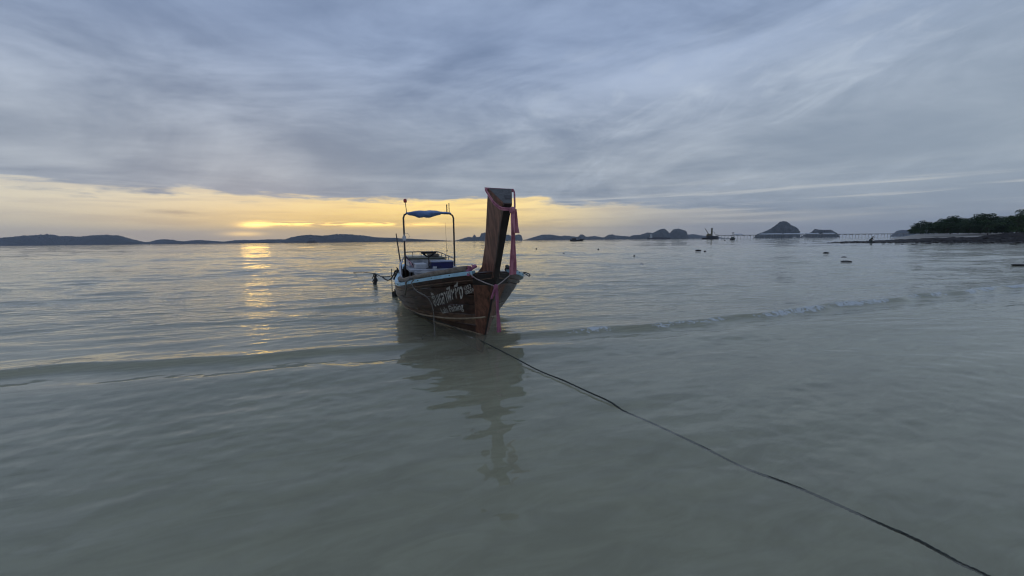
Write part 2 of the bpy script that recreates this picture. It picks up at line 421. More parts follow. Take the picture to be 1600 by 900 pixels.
_comp = []
for k in range(56):
    lam = 0.15 * (17.0 ** (k / 55.0))
    ang = math.radians(15) + rng.normal(0, 0.30)
    _comp.append((2 * math.pi / lam, math.sin(-ang), math.cos(ang), rng.uniform(0, 6.28), lam))
_near = []
for k in range(34):
    lam = 0.09 * (5.5 ** (k / 33.0))
    ang = math.radians(5) + rng.normal(0, 0.75)
    _near.append((2 * math.pi / lam, math.sin(-ang), math.cos(ang), rng.uniform(0, 6.28), lam))
_swell = []
for k in range(14):
    lam = 3.5 * (9.0 ** (k / 13.0)); ang = math.radians(8) + rng.normal(0, 0.10)
    _swell.append((2 * math.pi / lam, math.sin(-ang), math.cos(ang), rng.uniform(0, 6.28), lam))
def sstep(a, b, x):
    t = np.clip((x - a) / (b - a), 0, 1); return t * t * (3 - 2 * t)
def wave(x, y):
    x = np.atleast_1d(np.asarray(x, float)); y = np.atleast_1d(np.asarray(y, float))
    r = np.hypot(x, y)
    yc = crest_y(x); d = y - yc
    reg = 0.36 + 0.64 * sstep(-0.3, 1.4, d)
    env = 0.65 + 0.35 * np.sin(x * 0.55 + 1.3 * np.sin(y * 0.31)) * np.sin(y * 0.47 + 0.8 * np.sin(x * 0.23))
    z = np.zeros_like(x)
    for K, ux, uy, ph, lam in _comp:
        fade = sstep(0.013 * r, 0.030 * r, np.full_like(r, lam))
        q = K * (ux * x + uy * y) + ph + 0.9 * np.sin(0.7 * x + 0.3 * y + ph)
        z += (0.0195 * (lam / 0.8) ** 0.05) / K * (np.cos(q) + 0.22 * np.cos(2 * q)) * fade
    z *= reg * env
    zn = np.zeros_like(x); ok = r < 14
    xo, yo = x[ok], y[ok]; acc = np.zeros_like(xo)
    for K, ux, uy, ph, lam in _near:
        fade = sstep(0.013 * r[ok], 0.030 * r[ok], np.full_like(xo, lam))
        acc += 0.0165 / K * np.sin(K * (ux * xo + uy * yo) + ph + 0.8 * np.sin(1.1 * xo + 0.9 * yo + ph)) * fade
    zn[ok] = acc * sstep(14, 7, r[ok]) * (0.55 + 0.45 * np.sin(0.9 * xo + 1.7 * np.sin(0.6 * yo + 0.5)) * np.sin(1.1 * yo + 0.4))
    z += zn
    zs = np.zeros_like(x)
    for K, ux, uy, ph, lam in _swell:
        fade = sstep(0.020 * r, 0.05 * r, np.full_like(r, lam))
        zs += 0.0075 / K * np.sin(K * (ux * x + uy * y) + ph + 0.4 * np.sin(0.05 * x + ph)) * fade
    z += zs * sstep(2.0, 14.0, d)
    amp = np.interp(x, [-30, -8, -4, -2.2, -0.5, 0.8, 2.5, 6, 14, 30], [0.075, 0.08, 0.075, 0.06, 0.03, 0.05, 0.08, 0.10, 0.11, 0.08])
    front = np.exp(-(np.clip(-d, 0, None) / 0.12) ** 1.4)
    back = np.exp(-(np.clip(d, 0, None) / 0.65) ** 1.2)
    z += amp * np.where(d < 0, front, back)
    z += 0.022 * np.exp(-((d + 0.95) / 0.45) ** 2) - 0.012 * np.exp(-((d + 0.42) / 0.25) ** 2)
    fz_ = foam_zone(x, d)
    z += fz_ * 0.016 * (np.sin(31 * x + 9 * y) * np.sin(27 * y - 6 * x + 2 * np.sin(5 * x)) + 0.7 * np.sin(57 * x - 21 * y) * np.sin(49 * y + 13 * x))
    return z
def foam_zone(x, d):
    f = np.exp(-((d + 0.05) / 0.11) ** 2) * np.clip(0.62 + 0.55 * np.sin(x * 1.7 + 0.6) * np.sin(x * 0.83 + 0.4) + 0.25 * np.sin(x * 5.1), 0, 1) * sstep(0.4, 1.6, x) * sstep(40, 24, x)
    return f + 0.22 * np.exp(-((d + 0.04) / 0.07) ** 2) * np.exp(-((x + 5.9) / 1.1) ** 2)

def grid_object(name, xs, ys, zs, m, smooth=True, wrap=False):
    R, C = xs.shape
    me = bpy.data.meshes.new(name)
    co = np.stack([xs, ys, zs], -1).reshape(-1, 3).astype(np.float32)
    cc = C if wrap else C - 1
    i, j = np.meshgrid(np.arange(R - 1), np.arange(cc), indexing='ij')
    j2 = (j + 1) % C
    q = np.stack([i * C + j, i * C + j2, (i + 1) * C + j2, (i + 1) * C + j], -1).reshape(-1, 4).astype(np.int32)
    n = len(q)
    me.vertices.add(len(co)); me.vertices.foreach_set('co', co.ravel())
    me.loops.add(n * 4); me.loops.foreach_set('vertex_index', q.ravel())
    me.polygons.add(n); me.polygons.foreach_set('loop_start', np.arange(0, n * 4, 4, dtype=np.int32))
    me.update(calc_edges=True); me.validate()
    nz = np.zeros(n * 3, np.float32); me.polygons.foreach_get('normal', nz)
    if nz[2::3].sum() < 0: me.flip_normals()
    if smooth: me.shade_smooth()
    me.materials.append(m)
    o = bpy.data.objects.new(name, me); COL.objects.link(o)
    return o

# sea: one sheet round the viewer's feet out to the horizon, finest where it is near
angs = np.radians(np.concatenate([np.linspace(-180, -66, 40, endpoint=False), np.linspace(-66, 66, 660), np.linspace(66, 180, 40, endpoint=False)[1:]]))
rad = [0.25, 0.6, 1.0]
while rad[-1] < 90: rad.append(rad[-1] * 1.0066)
while rad[-1] < 10500: rad.append(rad[-1] * 1.05)
rad = np.array(rad)
RR, AA = np.meshgrid(rad, angs, indexing='ij')
WX, WY = RR * np.sin(AA), RR * np.cos(AA)
WZ = wave(WX, WY)
sea = grid_object('sea', WX, WY, WZ, M_water, True, True)
dW = WY - crest_y(WX)
fz = foam_zone(WX, dW)
att = sea.data.attributes.new('foam', 'FLOAT', 'POINT')
att.data.foreach_set('value', np.clip(fz, 0, 1).ravel().astype(np.float32))
tag(sea, 'calm grey-green sea with small ripples and one low breaking crest', 'sea', kind='structure')

# seabed
br = np.concatenate([np.linspace(0.0, 40, 60), np.geomspace(44, 10500, 50)])
ba = np.radians(np.linspace(-180, 180, 121)[:-1])
RR, AA = np.meshgrid(br, ba, indexing='ij')
BX, BY = RR * np.sin(AA), RR * np.cos(AA)
BZ = -0.20 - 0.045 * (BY + 0.15 * -BX) 
BZ = np.where(BY > 12, -0.74 - 0.02 * (BY - 12) + 0.00675 * BX, BZ)
BZ = np.clip(BZ, -5.0, 1.6) + 0.02 * np.sin(BX * 1.3 + 0.8 * np.sin(BY)) * np.sin(BY * 1.1 + 0.4 * BX)
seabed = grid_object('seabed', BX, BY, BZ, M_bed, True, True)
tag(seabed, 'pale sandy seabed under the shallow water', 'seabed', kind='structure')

# ------------------------------------------------------------------ far hills and islands
def hill(name, label, prof, Y, base_y, m=M_hill, depth=None, rough=0.10, pw=0.8, seed=0):
    """prof: skyline seen in the photograph at depth Y, turned into a ridge with real depth"""
    r = np.random.default_rng(seed)
    P = [at_y(x, y, Y) for x, y in prof]
    X0 = np.array([p.x for p in P]); Z0 = np.array([max(p.z, 0.5) for p in P])
    n = max(24, int((prof[-1][0] - prof[0][0]) * 1.6)); xs = np.linspace(X0[0], X0[-1], n)
    zs = np.interp(xs, X0, Z0)
    zs = np.convolve(np.pad(zs, 1, 'edge'), [0.2, 0.6, 0.2], 'valid')
    zs = zs * (1 + r.normal(0, rough * 0.35, n))
    D = depth or max(zs.max() * (1.0 if pw < 0.6 else 2.2), (X0[-1] - X0[0]) * 0.06)
    xc = (X0[0] + X0[-1]) / 2
    jj = np.linspace(-1, 1, 17)
    GX, GY, GZ = [], [], []
    for j in jj:
        c = max(0.0, 1 - abs(j) ** 2.2) ** pw
        nz = np.convolve(r.normal(0, 1, n + 4), np.ones(5) / 5, 'valid')
        k = c * (1 + rough * 2.0 * nz * (abs(j) > 0.05))
        GX.append((xc + (xs - xc) * math.sqrt(1 - (0.35 if pw < 0.6 else 0.75) * j * j)) * (1 + j * D / Y) + r.normal(0, 1, n) * (xs[1] - xs[0]) * 0.15); GY.append(np.full(n, Y) + j * D + r.normal(0, D * 0.02, n) * (abs(j) < 0.99)); GZ.append(np.maximum(zs * np.minimum(k, 1.0 if abs(j) > 0.05 else 9), 0) - 6 * (c == 0))
    GX, GY, GZ = map(np.array, (GX, GY, GZ))
    GZ[:, 0] = -6; GZ[:, -1] = -6
    o = grid_object(name, GX, GY, GZ, m, False)
    tag(o, label, 'hill', kind='structure'); return o

hill('hill', 'long blue-grey hill range at the far left of the horizon', [(-40, 376), (-20, 374), (0, 372), (20, 370), (52, 368), (70, 367), (80, 367), (92, 369), (105, 369), (125, 370), (145, 368), (165, 367.3), (185, 368), (200, 372), (215, 376), (236, 380)], 5000, 383, seed=1)
hill('hill', 'low wavy ridge on the horizon under the sunset glow', [(222, 379), (235, 377.5), (245, 375), (255, 374), (270, 376), (285, 377.5), (300, 375.5), (312, 375), (330, 376.3), (350, 377.5), (370, 375.2), (385, 375), (400, 375.3), (420, 374.3), (440, 374), (462, 375)], 6000, 381, seed=2)
hill('hill', 'broad low island left of the canopy boat on the horizon', [(438, 376), (455, 371), (470, 368), (480, 367.3), (495, 368), (505, 368.8), (515, 367.6), (525, 366), (535, 366), (550, 367), (570, 368.2), (590, 371), (610, 371.6), (630, 372.6), (660, 374), (680, 375), (712, 376.5)], 5200, 379, seed=3)
hill('hill', 'jagged karst ridge behind the tall prow', [(705, 377), (715, 375), (725, 372), (732, 370), (738, 371), (741, 366), (744, 370.5), (750, 370), (752, 364.3), (758, 363.4), (770, 365), (782, 366), (795, 367), (800, 369), (807, 367), (812, 366.3), (815, 368), (817, 376)], 5200, 377, M_karst, rough=0.05, pw=0.5, seed=4)
hill('hill', 'rounded low hills just right of the prow', [(814, 376), (825, 373.4), (835, 370), (845, 367.2), (860, 366.4), (875, 369), (885, 368.2), (900, 370), (920, 369.6), (930, 369), (942, 371), (965, 368), (980, 369.2), (1000, 371)], 6000, 375, seed=5)
hill('hill', 'small round karst hump between the low hills', [(902, 374), (904, 369.5), (907, 366.4), (911, 366.2), (915, 369.5), (918, 374)], 5000, 375, M_karst, rough=0.03, pw=0.45, seed=6)
hill('hill', 'small dome island right of the fishing trawler', [(942, 374), (946, 369.6), (951, 366.8), (957, 366), (962, 368), (966, 374)], 5000, 374, M_karst, rough=0.03, pw=0.45, seed=7)
hill('hill', 'twin-peaked karst island behind the cargo ship', [(981, 373.5), (985, 369), (990, 367.3), (1000, 367), (1012, 363), (1020, 364), (1030, 359), (1038, 357.2), (1042, 360), (1047, 364.5), (1052, 358.5), (1060, 357.2), (1070, 360), (1073, 361.5), (1076, 372.5)], 4200, 373, M_karst, rough=0.04, pw=0.45, seed=8)
hill('hill', 'pale low ridge right of the twin-peaked island', [(1066, 372), (1075, 366.5), (1085, 366), (1095, 367.8), (1102, 368.5), (1112, 368), (1130, 371.8)], 6500, 372, seed=9)
hill('hill', 'tall dome-shaped karst island behind the pier', [(1178, 370.6), (1184, 365.5), (1195, 361.5), (1203, 358), (1212, 352), (1219, 346.5), (1224, 345.6), (1229, 346), (1237, 352), (1246, 356), (1249, 361), (1251, 370.8)], 3300, 371, M_karst, rough=0.03, pw=0.42, seed=10)
hill('hill', 'flat-topped small karst island left of the headland', [(1250, 370.6), (1256, 367), (1268, 362.5), (1273, 358), (1286, 359.2), (1298, 359), (1308, 364.2), (1313, 370)], 2800, 370, M_karst, rough=0.04, pw=0.42, seed=11)
hill('hill', 'faint low hill behind the tip of the wooded headland', [(1390, 369.5), (1400, 361.5), (1406, 359.6), (1414, 359.3), (1424, 361), (1440, 362), (1470, 368)], 5000, 369, seed=12)

# ------------------------------------------------------------------ headland on the right: beach, reef, grove
def px_ground(x, Y): return at_y(x, 400, Y).x
# beach: a gentle sand shelf
bx = np.linspace(0, 1, 60); byy = np.linspace(0, 1, 14)
GX = np.zeros((14, 60)); GY = GX.copy(); GZ = GX.copy()
for i, v in enumerate(byy):
    for j, u in enumerate(bx):
        Yv = 120 + 150 * v - 6 * u * (1 - v) + 70 * (1 - u) * (1 - v) ** 0.6
        x0 = px_ground(1375, Yv); x1 = px_ground(1760, Yv)
        GX[i, j] = x0 + (x1 - x0) * u; GY[i, j] = Yv
        rise = min(1, v / 0.36)
        GZ[i, j] = -0.9 + (1.3 + 2.35 * rise) * min(1, u * 7) + 0.05 * math.sin(j * 1.7 + i)
beach = grid_object('beach', GX, GY, GZ, M_beach, True)
tag(beach, 'pale sand beach strip below the wooded headland', 'beach', kind='structure')
# reef: long dark rock shelf in front of the beach
n = 260; rows = 15
GX = np.zeros((rows, n)); GY = GX.copy(); GZ = GX.copy()
rr = np.random.default_rng(5)
prof_x = [1306, 1312, 1325, 1340, 1356, 1366, 1378, 1395, 1410, 1440, 1470, 1500, 1515, 1540, 1552, 1566, 1580, 1620, 1700, 1800]
prof_y = [380, 379, 377.6, 377, 377.2, 376.6, 375.6, 375.4, 374.6, 373.4, 372.4, 371.4, 371.4, 371.6, 370.6, 367.4, 365.6, 365, 364, 362]
for j in range(n):
    u = j / (n - 1); xp = 1306 + (1800 - 1306) * u
    top = np.interp(xp, prof_x, prof_y)
    Yc_ = np.interp(xp, [1306, 1400, 1600, 1800], [108, 108, 98, 90])
    zt = max(at_y(xp, top, Yc_ + 4).z, 0.12)
    for i in range(rows):
        v = i / (rows - 1) * 2 - 1
        wdt = 5 + 5 * u
        GX[i, j] = px_ground(xp, Yc_ + 4) + rr.normal(0, 0.12); GY[i, j] = Yc_ + 4 + v * wdt + rr.normal(0, 0.25)
        c = max(0, 1 - abs(v) ** 2.5) ** 0.6
        GZ[i, j] = zt * c * (1 + rr.normal(0, 0.13)) + rr.normal(0, 0.08) - (0.5 if abs(v) > 0.95 else 0.05)
reef = grid_object('reef', GX, GY, GZ, M_reef, False)
tag(reef, 'long low reef of black rock in front of the beach', 'reef', kind='structure')

def rock_mesh(seed, sub=2):
    r = random.Random(seed); bm = bmesh.new(); bmesh.ops.create_icosphere(bm, subdivisions=sub, radius=1.0)
    ph = [r.uniform(0, 6.28) for _ in range(9)]
    for v in bm.verts:
        p = v.co
        k = 1 + 0.22 * math.sin(2.3 * p.x + ph[0]) * math.sin(2.1 * p.y + ph[1]) + 0.16 * math.sin(4.1 * p.x + 3.3 * p.z + ph[2]) + 0.10 * math.sin(6.2 * p.y + 5 * p.z + ph[3]) + r.uniform(-0.06, 0.06)
        v.co = p * k
        if v.co.z < -0.35: v.co.z = -0.35
    me = bpy.data.meshes.new('rock'); bm.to_mesh(me); bm.free(); me.materials.append(M_rock); return me
ROCKS = [rock_mesh(i) for i in range(6)]
def rock(name, px, py, wpx, hpx, label, group, k, cat='rock', m=None):
    p = on_z(px, py); s = p.y / 625.0
    o = bpy.data.objects.new(name, ROCKS[k % 6]); COL.objects.link(o)
    sx = wpx * s / 2; sz = hpx * s * 0.5
    o.scale = (sx, max(sx * 0.7, sz), sz); o.location = (p.x, p.y, 0.30 * sz); o.rotation_euler = (0, 0, random.uniform(-0.5, 0.5))
    return tag(o, label, cat, group)
rock('rock', 1323, 410, 15, 4.2, 'long flat-topped dark rock standing alone in the open shallows', 'dark rocks in the open shallows', 0)
rock('rock', 1319, 402.3, 7, 2.6, 'small dark rock just behind the long flat-topped rock', 'dark rocks in the open shallows', 1)
rock('rock', 1291, 396, 11, 3.6, 'rounded dark rock left of the pair of shallow-water rocks', 'dark rocks in the open shallows', 2)
rock('rock', 1594, 415, 20, 4.5, 'dark rock cut by the right edge of the picture', 'dark rocks in the open shallows', 3)
for k, (x, y, wd, hh) in enumerate([(1410, 382.6, 3, 1.4), (1428, 382.2, 7, 2.0), (1451, 381.2, 6, 1.6), (1487, 382.4, 9, 2.2), (1497, 381.6, 5, 1.6), (1509, 383, 7, 1.6), (1533, 382.8, 7, 2.0), (1541, 380.4, 8, 1.8), (1561, 382.4, 14, 2.0), (1583, 382.9, 10, 1.8), (1596, 381, 6, 2.4), (1304, 378.6, 4, 1.4)]):
    rock('rock', x, y, wd, hh, 'small dark rock lying in the shallows along the reef', 'small rocks along the reef', k)
for k in range(34):
    xp = 1316 + k * 8.4 + random.uniform(-3, 3)
    rock('rock', xp, np.interp(xp, [1316, 1600], [379.4, 380.4]) + random.uniform(-0.8, 0.4), random.uniform(5, 10), random.uniform(2.2, 4.2), 'rough black boulder along the front edge of the reef', 'boulders of the reef edge', k)

# trees
def leaf_cloud(mb, c, rx, ry, rz, n, size, r):
    for _ in range(n):
        while True:
            q = Vector((r.uniform(-1, 1), r.uniform(-1, 1), r.uniform(-1, 1)))
            if 0.15 < q.length < 1: break
        q = q * (0.55 + 0.45 * q.length) if r.random() < 0.5 else q.normalized() * r.uniform(0.75, 1.05)
        p = Vector(c) + Vector((q.x * rx, q.y * ry, q.z * rz))
        a = Vector((r.uniform(-1, 1), r.uniform(-1, 1), r.uniform(-0.6, 0.6))).normalized(); b2 = a.orthogonal()
        b2 = (b2 * math.cos(r.uniform(0, 6)) + a.cross(b2) * math.sin(r.uniform(0, 6))).normalized()
        s = size * r.uniform(0.5, 1.2)
        mb.add([p - a * s, p - b2 * s * 0.5, p + a * s, p + b2 * s * 0.5], [(0, 1, 2, 3)])
def tree_meshes(seed, flat=0.7):
    r = random.Random(seed)
    tm, lm = MB(), MB()
    top = Vector((r.uniform(-0.6, 0.6), r.uniform(-0.5, 0.5), 6.2))
    tm.tube([(0, 0, -0.4), (0.05, 0, 1.2), (top.x * 0.5, top.y * 0.5, 3.4), top], [0.24, 0.20, 0.14, 0.05], 6)
    for k in range(7):
        h = r.uniform(2.0, 5.2); ang = k * 0.9 + r.uniform(-0.4, 0.4); L = r.uniform(1.6, 3.0)
        b0 = Vector((top.x * h / 6.2, top.y * h / 6.2, h)); b1 = b0 + Vector((math.cos(ang) * L, math.sin(ang) * L, r.uniform(0.5, 1.8)))
        tm.tube([b0, (b0 + b1) / 2 + Vector((0, 0, 0.2)), b1], [0.10, 0.07, 0.03], 5)
        s = r.uniform(0.9, 1.5)
        leaf_cloud(lm, b1, s * 1.25, s * 1.25, s * flat, 95, 0.34, r)
    leaf_cloud(lm, top + Vector((0, 0, 0.1)), 1.5, 1.5, 1.1, 130, 0.34, r)
    leaf_cloud(lm, (top.x * 0.6, top.y * 0.6, 4.4), 2.3, 2.3, 1.7, 150, 0.36, r)
    leaf_cloud(lm, (0, 0, 2.2), 2.3, 2.3, 1.5, 110, 0.36, r)
    leaf_cloud(lm, (0, 0, 0.9), 2.0, 2.0, 1.0, 120, 0.36, r)
    a = tm.mesh('trunk', True); a.materials.append(M_trunk)
    b2 = bpy.data.meshes.new('crown'); b2.from_pydata(lm.v, [], lm.f); b2.materials.append(M_leaf if seed % 2 else M_leaf2)
    return a, b2
TREES = [tree_meshes(s, f) for s, f in ((1, 0.7), (2, 0.6), (3, 0.9), (4, 0.7), (5, 0.5))]
def tree(px, top_y, Y, k, label, group='trees of the headland grove', z0=2.85, wide=1.0):
    p = at_y(px, top_y, Y); h = max(p.z - z0, 2.0); s = h / 7.3
    o = empty('tree', (p.x, Y, z0), random.uniform(0, 6.28)); o.scale = (s * wide, s * wide, s)
    for nm, me in zip(('trunk', 'crown'), TREES[k % 5]):
        c = bpy.data.objects.new(nm, me); COL.objects.link(c); c.parent = o
    return tag(o, label, 'tree', group)
tree(1426, 354, 210, 1, 'outermost small spreading tree at the left tip of the headland grove')
tree(1441, 344.5, 205, 4, 'flat-crowned tree rising second from the left tip of the grove')
tree(1488, 337.5, 190, 2, 'dense round-crowned tree standing above its neighbours mid-grove')
tree(1536, 334.2, 185, 0, 'feathery broad-topped tree, highest in the middle of the grove')
tree(1593, 327.5, 150, 3, 'tallest dark tree of the grove at the right edge of the picture')
skyx = [1418, 1430, 1445, 1460, 1475, 1490, 1505, 1520, 1540, 1560, 1580, 1600, 1640]
skyy = [359, 352, 348, 345, 341.5, 340, 341.5, 340, 337.5, 338, 337, 334, 332]
G1 = 'dark green tree packed into the back row of the headland grove'
G2 = 'lower bushy tree along the front edge of the headland grove'
for i in range(24):
    xp = 1432 + i * 9.4 + random.uniform(-2, 2)
    tree(xp, np.interp(xp, skyx, skyy) + random.uniform(0.2, 3.0), random.uniform(200, 225), i, G1, 'back row of the headland grove', wide=1.15)
for i in range(26):
    xp = 1424 + i * 8.4 + random.uniform(-2, 2)
    tree(xp, np.interp(xp, skyx, skyy) + random.uniform(6, 12), random.uniform(182, 195), i + 2, G2, 'front row of the headland grove', wide=1.7)

# ------------------------------------------------------------------ people on the shore
def person(loc, height, pose, shirt, trousers, label, rz=0.0):
    s = height / 1.7
    root = empty('person', loc, rz); root.scale = (s * pose.get('wide', 1), s * pose.get('wide', 1), s)
    lean = pose.get('lean', 0.0); sp_ = pose.get('spread', 0.12); bend = pose.get('bend', 0.0)
    hip = Vector((0, 0, 0.90)); ch = Vector((0, -lean * 0.35, 1.25)); nk = Vector((0, -lean * 0.6, 1.47)); hd = Vector((0, -lean * 0.72, 1.62))
    def skin(name, chains, m):
        me = bpy.data.meshes.new(name); vs, es, rs = [], [], []
        for ch_ in chains:
            idx = []
            for p, rad_ in ch_:
                p = tuple(round(c, 4) for c in p)
                if p in vs: idx.append(vs.index(p))
                else: vs.append(p); rs.append(rad_); idx.append(len(vs) - 1)
            es += list(zip(idx[:-1], idx[1:]))
        me.from_pydata(vs, es, []); me.materials.append(m)
        o = bpy.data.objects.new(name, me); COL.objects.link(o); o.parent = root
        md = o.modifiers.new('skin', 'SKIN'); md.use_smooth_shade = True
        for i, sv in enumerate(me.skin_vertices[0].data): sv.radius = (rs[i], rs[i]); sv.use_root = (i == 0)
        ss = o.modifiers.new('sub', 'SUBSURF'); ss.levels = 1; ss.render_levels = 2
        return o
    legs = lambda k, dr: [[(hip, 0.15 * k), ((sx * sp_, -bend * 0.2, 0.86), 0.095 * k), ((sx * sp_ * 1.3, -bend * 0.5 - 0.02, 0.47), 0.065 * k), ((sx * sp_ * 1.4, 0.02, 0.09), 0.05 * k)] + dr(sx) for sx in (-1, 1)]
    feet = lambda sx: [((sx * sp_ * 1.45, -0.14, 0.04), 0.04)]
    arms = []
    for sx in (-1, 1):
        el_ = Vector((sx * 0.30, ch.y + 0.02 - bend * 0.2, 1.12)); wr = Vector((sx * 0.28, ch.y - 0.16 - bend * 0.3, 0.90))
        arms.append([(ch, 0.15), ((sx * 0.19, nk.y * 0.95, 1.40), 0.065), (el_, 0.047), (wr, 0.035)])
    fingers = []
    for a_ in arms:
        wr = a_[-1][0]; sgn = 1 if wr.x > 0 else -1
        a_.append((wr + Vector((0, -0.03, -0.06)), 0.036))
        for q in range(4): fingers.append([(wr + Vector((0, -0.03, -0.06)), 0.036), (wr + Vector((sgn * (q - 1.5) * 0.018, -0.05, -0.12)), 0.010), (wr + Vector((sgn * (q - 1.5) * 0.019, -0.07, -0.17 + 0.01 * abs(q - 1.3))), 0.008)])
        fingers.append([(wr + Vector((0, -0.03, -0.06)), 0.036), (wr + Vector((-sgn * 0.045, -0.06, -0.09)), 0.011), (wr + Vector((-sgn * 0.05, -0.08, -0.12)), 0.009)])
    head = [(nk, 0.06), (hd - Vector((0, 0, 0.07)), 0.075), (hd, 0.10), (hd + Vector((0, 0, 0.08)), 0.075)]
    skin('body', [[(hip, 0.14), (ch, 0.14), (nk, 0.06)]] + [head] + arms + fingers + legs(0.9, feet), M_skin)
    sh = [[(hip, 0.165), ((0, -lean * 0.2, 1.08), 0.15), (ch, 0.175), (nk - Vector((0, 0, 0.03)), 0.085)]]
    for a_ in arms: sh.append([(ch, 0.175)] + [(a_[1][0], 0.085), (a_[2][0], 0.066)])
    skin('shirt', sh, shirt)
    skin('trousers', [[(p, k * 1.22) for p, k in l] for l in legs(1.0, lambda sx: [])], trousers)
    hm = MB().lathe([(0.02, -0.01), (0.105, 0.0), (0.115, 0.05), (0.09, 0.11), (0.03, 0.135)], hd, 12)
    hm.build('hair', M_cloth_d, root, True)
    fm = MB()
    for sx in (-1, 1): fm.lathe([(0.004, -0.012), (0.014, 0), (0.004, 0.012)], hd + Vector((sx * 0.035, -0.098, 0.0)), 8)
    fm.lathe([(0.016, -0.03), (0.012, 0.0), (0.004, 0.03)], hd + Vector((0, -0.11, -0.02)), 8)
    fm.build('face', M_skin, root, True)
    return tag(root, label, 'person', None)
p = on_z(1359.5, 380)
person((p.x, p.y, -0.18), 1.78, {'wide': 1.35, 'lean': 0.45, 'spread': 0.17, 'bend': 0.25}, M_cloth_g, M_cloth_g, 'person in loose grey-green clothes wading at the tip of the reef', 0.5)
p = at_y(1542.5, 370.6, 139)
person((p.x, 139, 1.2), 1.5, {'lean': 0.15, 'spread': 0.11}, M_cloth_d, M_cloth_d, 'person in dark clothes standing on the beach behind the reef', 0.2)

# ------------------------------------------------------------------ ships, barge, pier
def hull_prism(L, B, Hh, rake=0.12, sheer=0.3, draft=0.6):
    """boat hull along x, bow at +x; deck at Hh"""
    mb = MB(); st = []
    for u in np.linspace(0, 1, 9):
        x = -L / 2 + L * u; wB = B / 2 * (1 if u < 0.6 else max(0.03, 1 - ((u - 0.6) / 0.4) ** 2)) * (0.8 + 0.2 * min(1, u / 0.15))
        zt = Hh * (1 + sheer * max(0, (u - 0.5) / 0.5) ** 2 + 0.4 * sheer * max(0, (0.25 - u) / 0.25))
        xo = rake * L * max(0, (u - 0.7) / 0.3)
        st.append([(x - xo * 0.6, -wB * 0.7, -draft), (x + xo * 0.4, -wB, zt), (x + xo * 0.4, wB, zt), (x - xo * 0.6, wB * 0.7, -draft)])
    vs = [q for s_ in st for q in s_]; fs = []
    for i in range(8):
        for k in range(4): fs.append((i * 4 + k, i * 4 + (k + 1) % 4, (i + 1) * 4 + (k + 1) % 4, (i + 1) * 4 + k))
    fs += [(3, 2, 1, 0), (32, 33, 34, 35)]
    return mb.add(vs, fs)

def place(name, px, Y, label, cat, rz=0.0):
    p = at_y(px, 400, Y); return tag(empty(name, (p.x, Y, 0), rz), label, cat)
# trawler
r_ = place('fishing_trawler', 901, 470, 'dark fishing trawler low on the water right of the prow', 'boat', 0.08)
hull_prism(16, 4.6, 1.5, 0.12, 0.9).build('hull', M_ship, r_)
MB().box((-3.2, 0, 2.4), (4.4, 3.0, 2.0)).build('wheelhouse', M_ship, r_)
MB().box((-3.2, 0, 3.5), (5.0, 3.4, 0.2)).build('roof', M_shipw, r_)
MB().tube([(1.5, 0, 1.2), (1.5, 0, 6.0)], 0.16).build('mast', M_ship, r_)
MB().tube([(1.5, 0, 3.0), (5.2, 0, 4.4)], 0.12).build('boom', M_ship, r_)
MB().box((4.6, 0, 2.2), (1.6, 2.4, 0.9)).build('net_heap', M_ship, r_)
MB().tube([(-6.6, 0, 1.4), (-6.6, 0, 3.6)], 0.14).build('stern_post', M_ship, r_)
# cargo ship
r_ = place('cargo_ship', 1028, 2600, 'long dark cargo ship anchored before the twin-peaked island', 'ship', math.pi + 0.05)
hull_prism(148, 22, 8, 0.04, 0.4, 4).build('hull', M_ship, r_)
MB().box((52, 0, 16), (14, 18, 17)).build('superstructure', M_shipw, r_)
MB().box((52, 0, 27.5), (8, 12, 6)).build('bridge', M_shipw, r_)
MB().tube([(50, 0, 28), (50, 0, 39)], 0.9).build('mast', M_shipw, r_)
MB().box((60, 0, 22), (5, 5, 14), taper=0.8).build('funnel', M_ship, r_)
for x in (-45, -20, 5, 26): MB().box((x, 0, 9.4), (17, 15, 3.0)).build('hatch', M_ship, r_)
for x in (-32, -8): MB().tube([(x, 0, 8), (x, 0, 17)], 0.7).build('derrick_post', M_ship, r_)
# far ship at the left
r_ = place('barge', 489, 2600, 'dark loaded barge on the horizon in front of the left island', 'barge', 0.0)
hull_prism(66, 14, 5, 0.05, 0.2, 3).build('hull', M_ship, r_)
for x, hh in ((-22, 8), (-10, 10), (2, 9), (14, 10)): MB().box((x, 0, 5 + hh / 2), (10.5, 11, hh), taper=0.85).build('cargo_stack', M_ship, r_)
MB().tube([(26, 0, 5), (26, 0, 17)], 0.8).build('mast', M_ship, r_)
# crane barge
r_ = place('crane_barge', 1109, 850, 'dark crane barge with raised jib beside the pier end', 'barge', 0.0)
hull_prism(34, 11, 3.0, 0.05, 0.2, 1.5).build('pontoon', M_ship, r_)
MB().box((-1.5, 0, 5.0), (12, 6, 4.2)).build('deckhouse', M_ship, r_)
MB().box((-4, 0, 9.0), (9, 5, 4.0), taper=0.7).build('engine_house', M_crane, r_)
MB().box((1.8, 0, 12.5), (2.6, 2.4, 19)).build('tower', M_crane, r_)
MB().box((1.8, 0, 22.4), (3.0, 2.8, 0.8)).build('tower_cap', M_ship, r_)
cb = MB()
A, B = Vector((-4, 0, 10)), Vector((-13, 0, 22.4))
for oy, oz in ((-0.7, -0.5), (0.7, -0.5), (-0.7, 0.5), (0.7, 0.5)): cb.tube([A + Vector((0, oy, oz)), B + Vector((0, oy * 0.5, oz * 0.5))], 0.22, 5)
for k in range(8):
    q0, q1 = A.lerp(B, k / 8), A.lerp(B, (k + 1) / 8)
    cb.tube([q0 + Vector((0, 0.6, -0.4)), q1 + Vector((0, -0.6, 0.4))], 0.12, 4)
cb.build('jib', M_crane, r_)
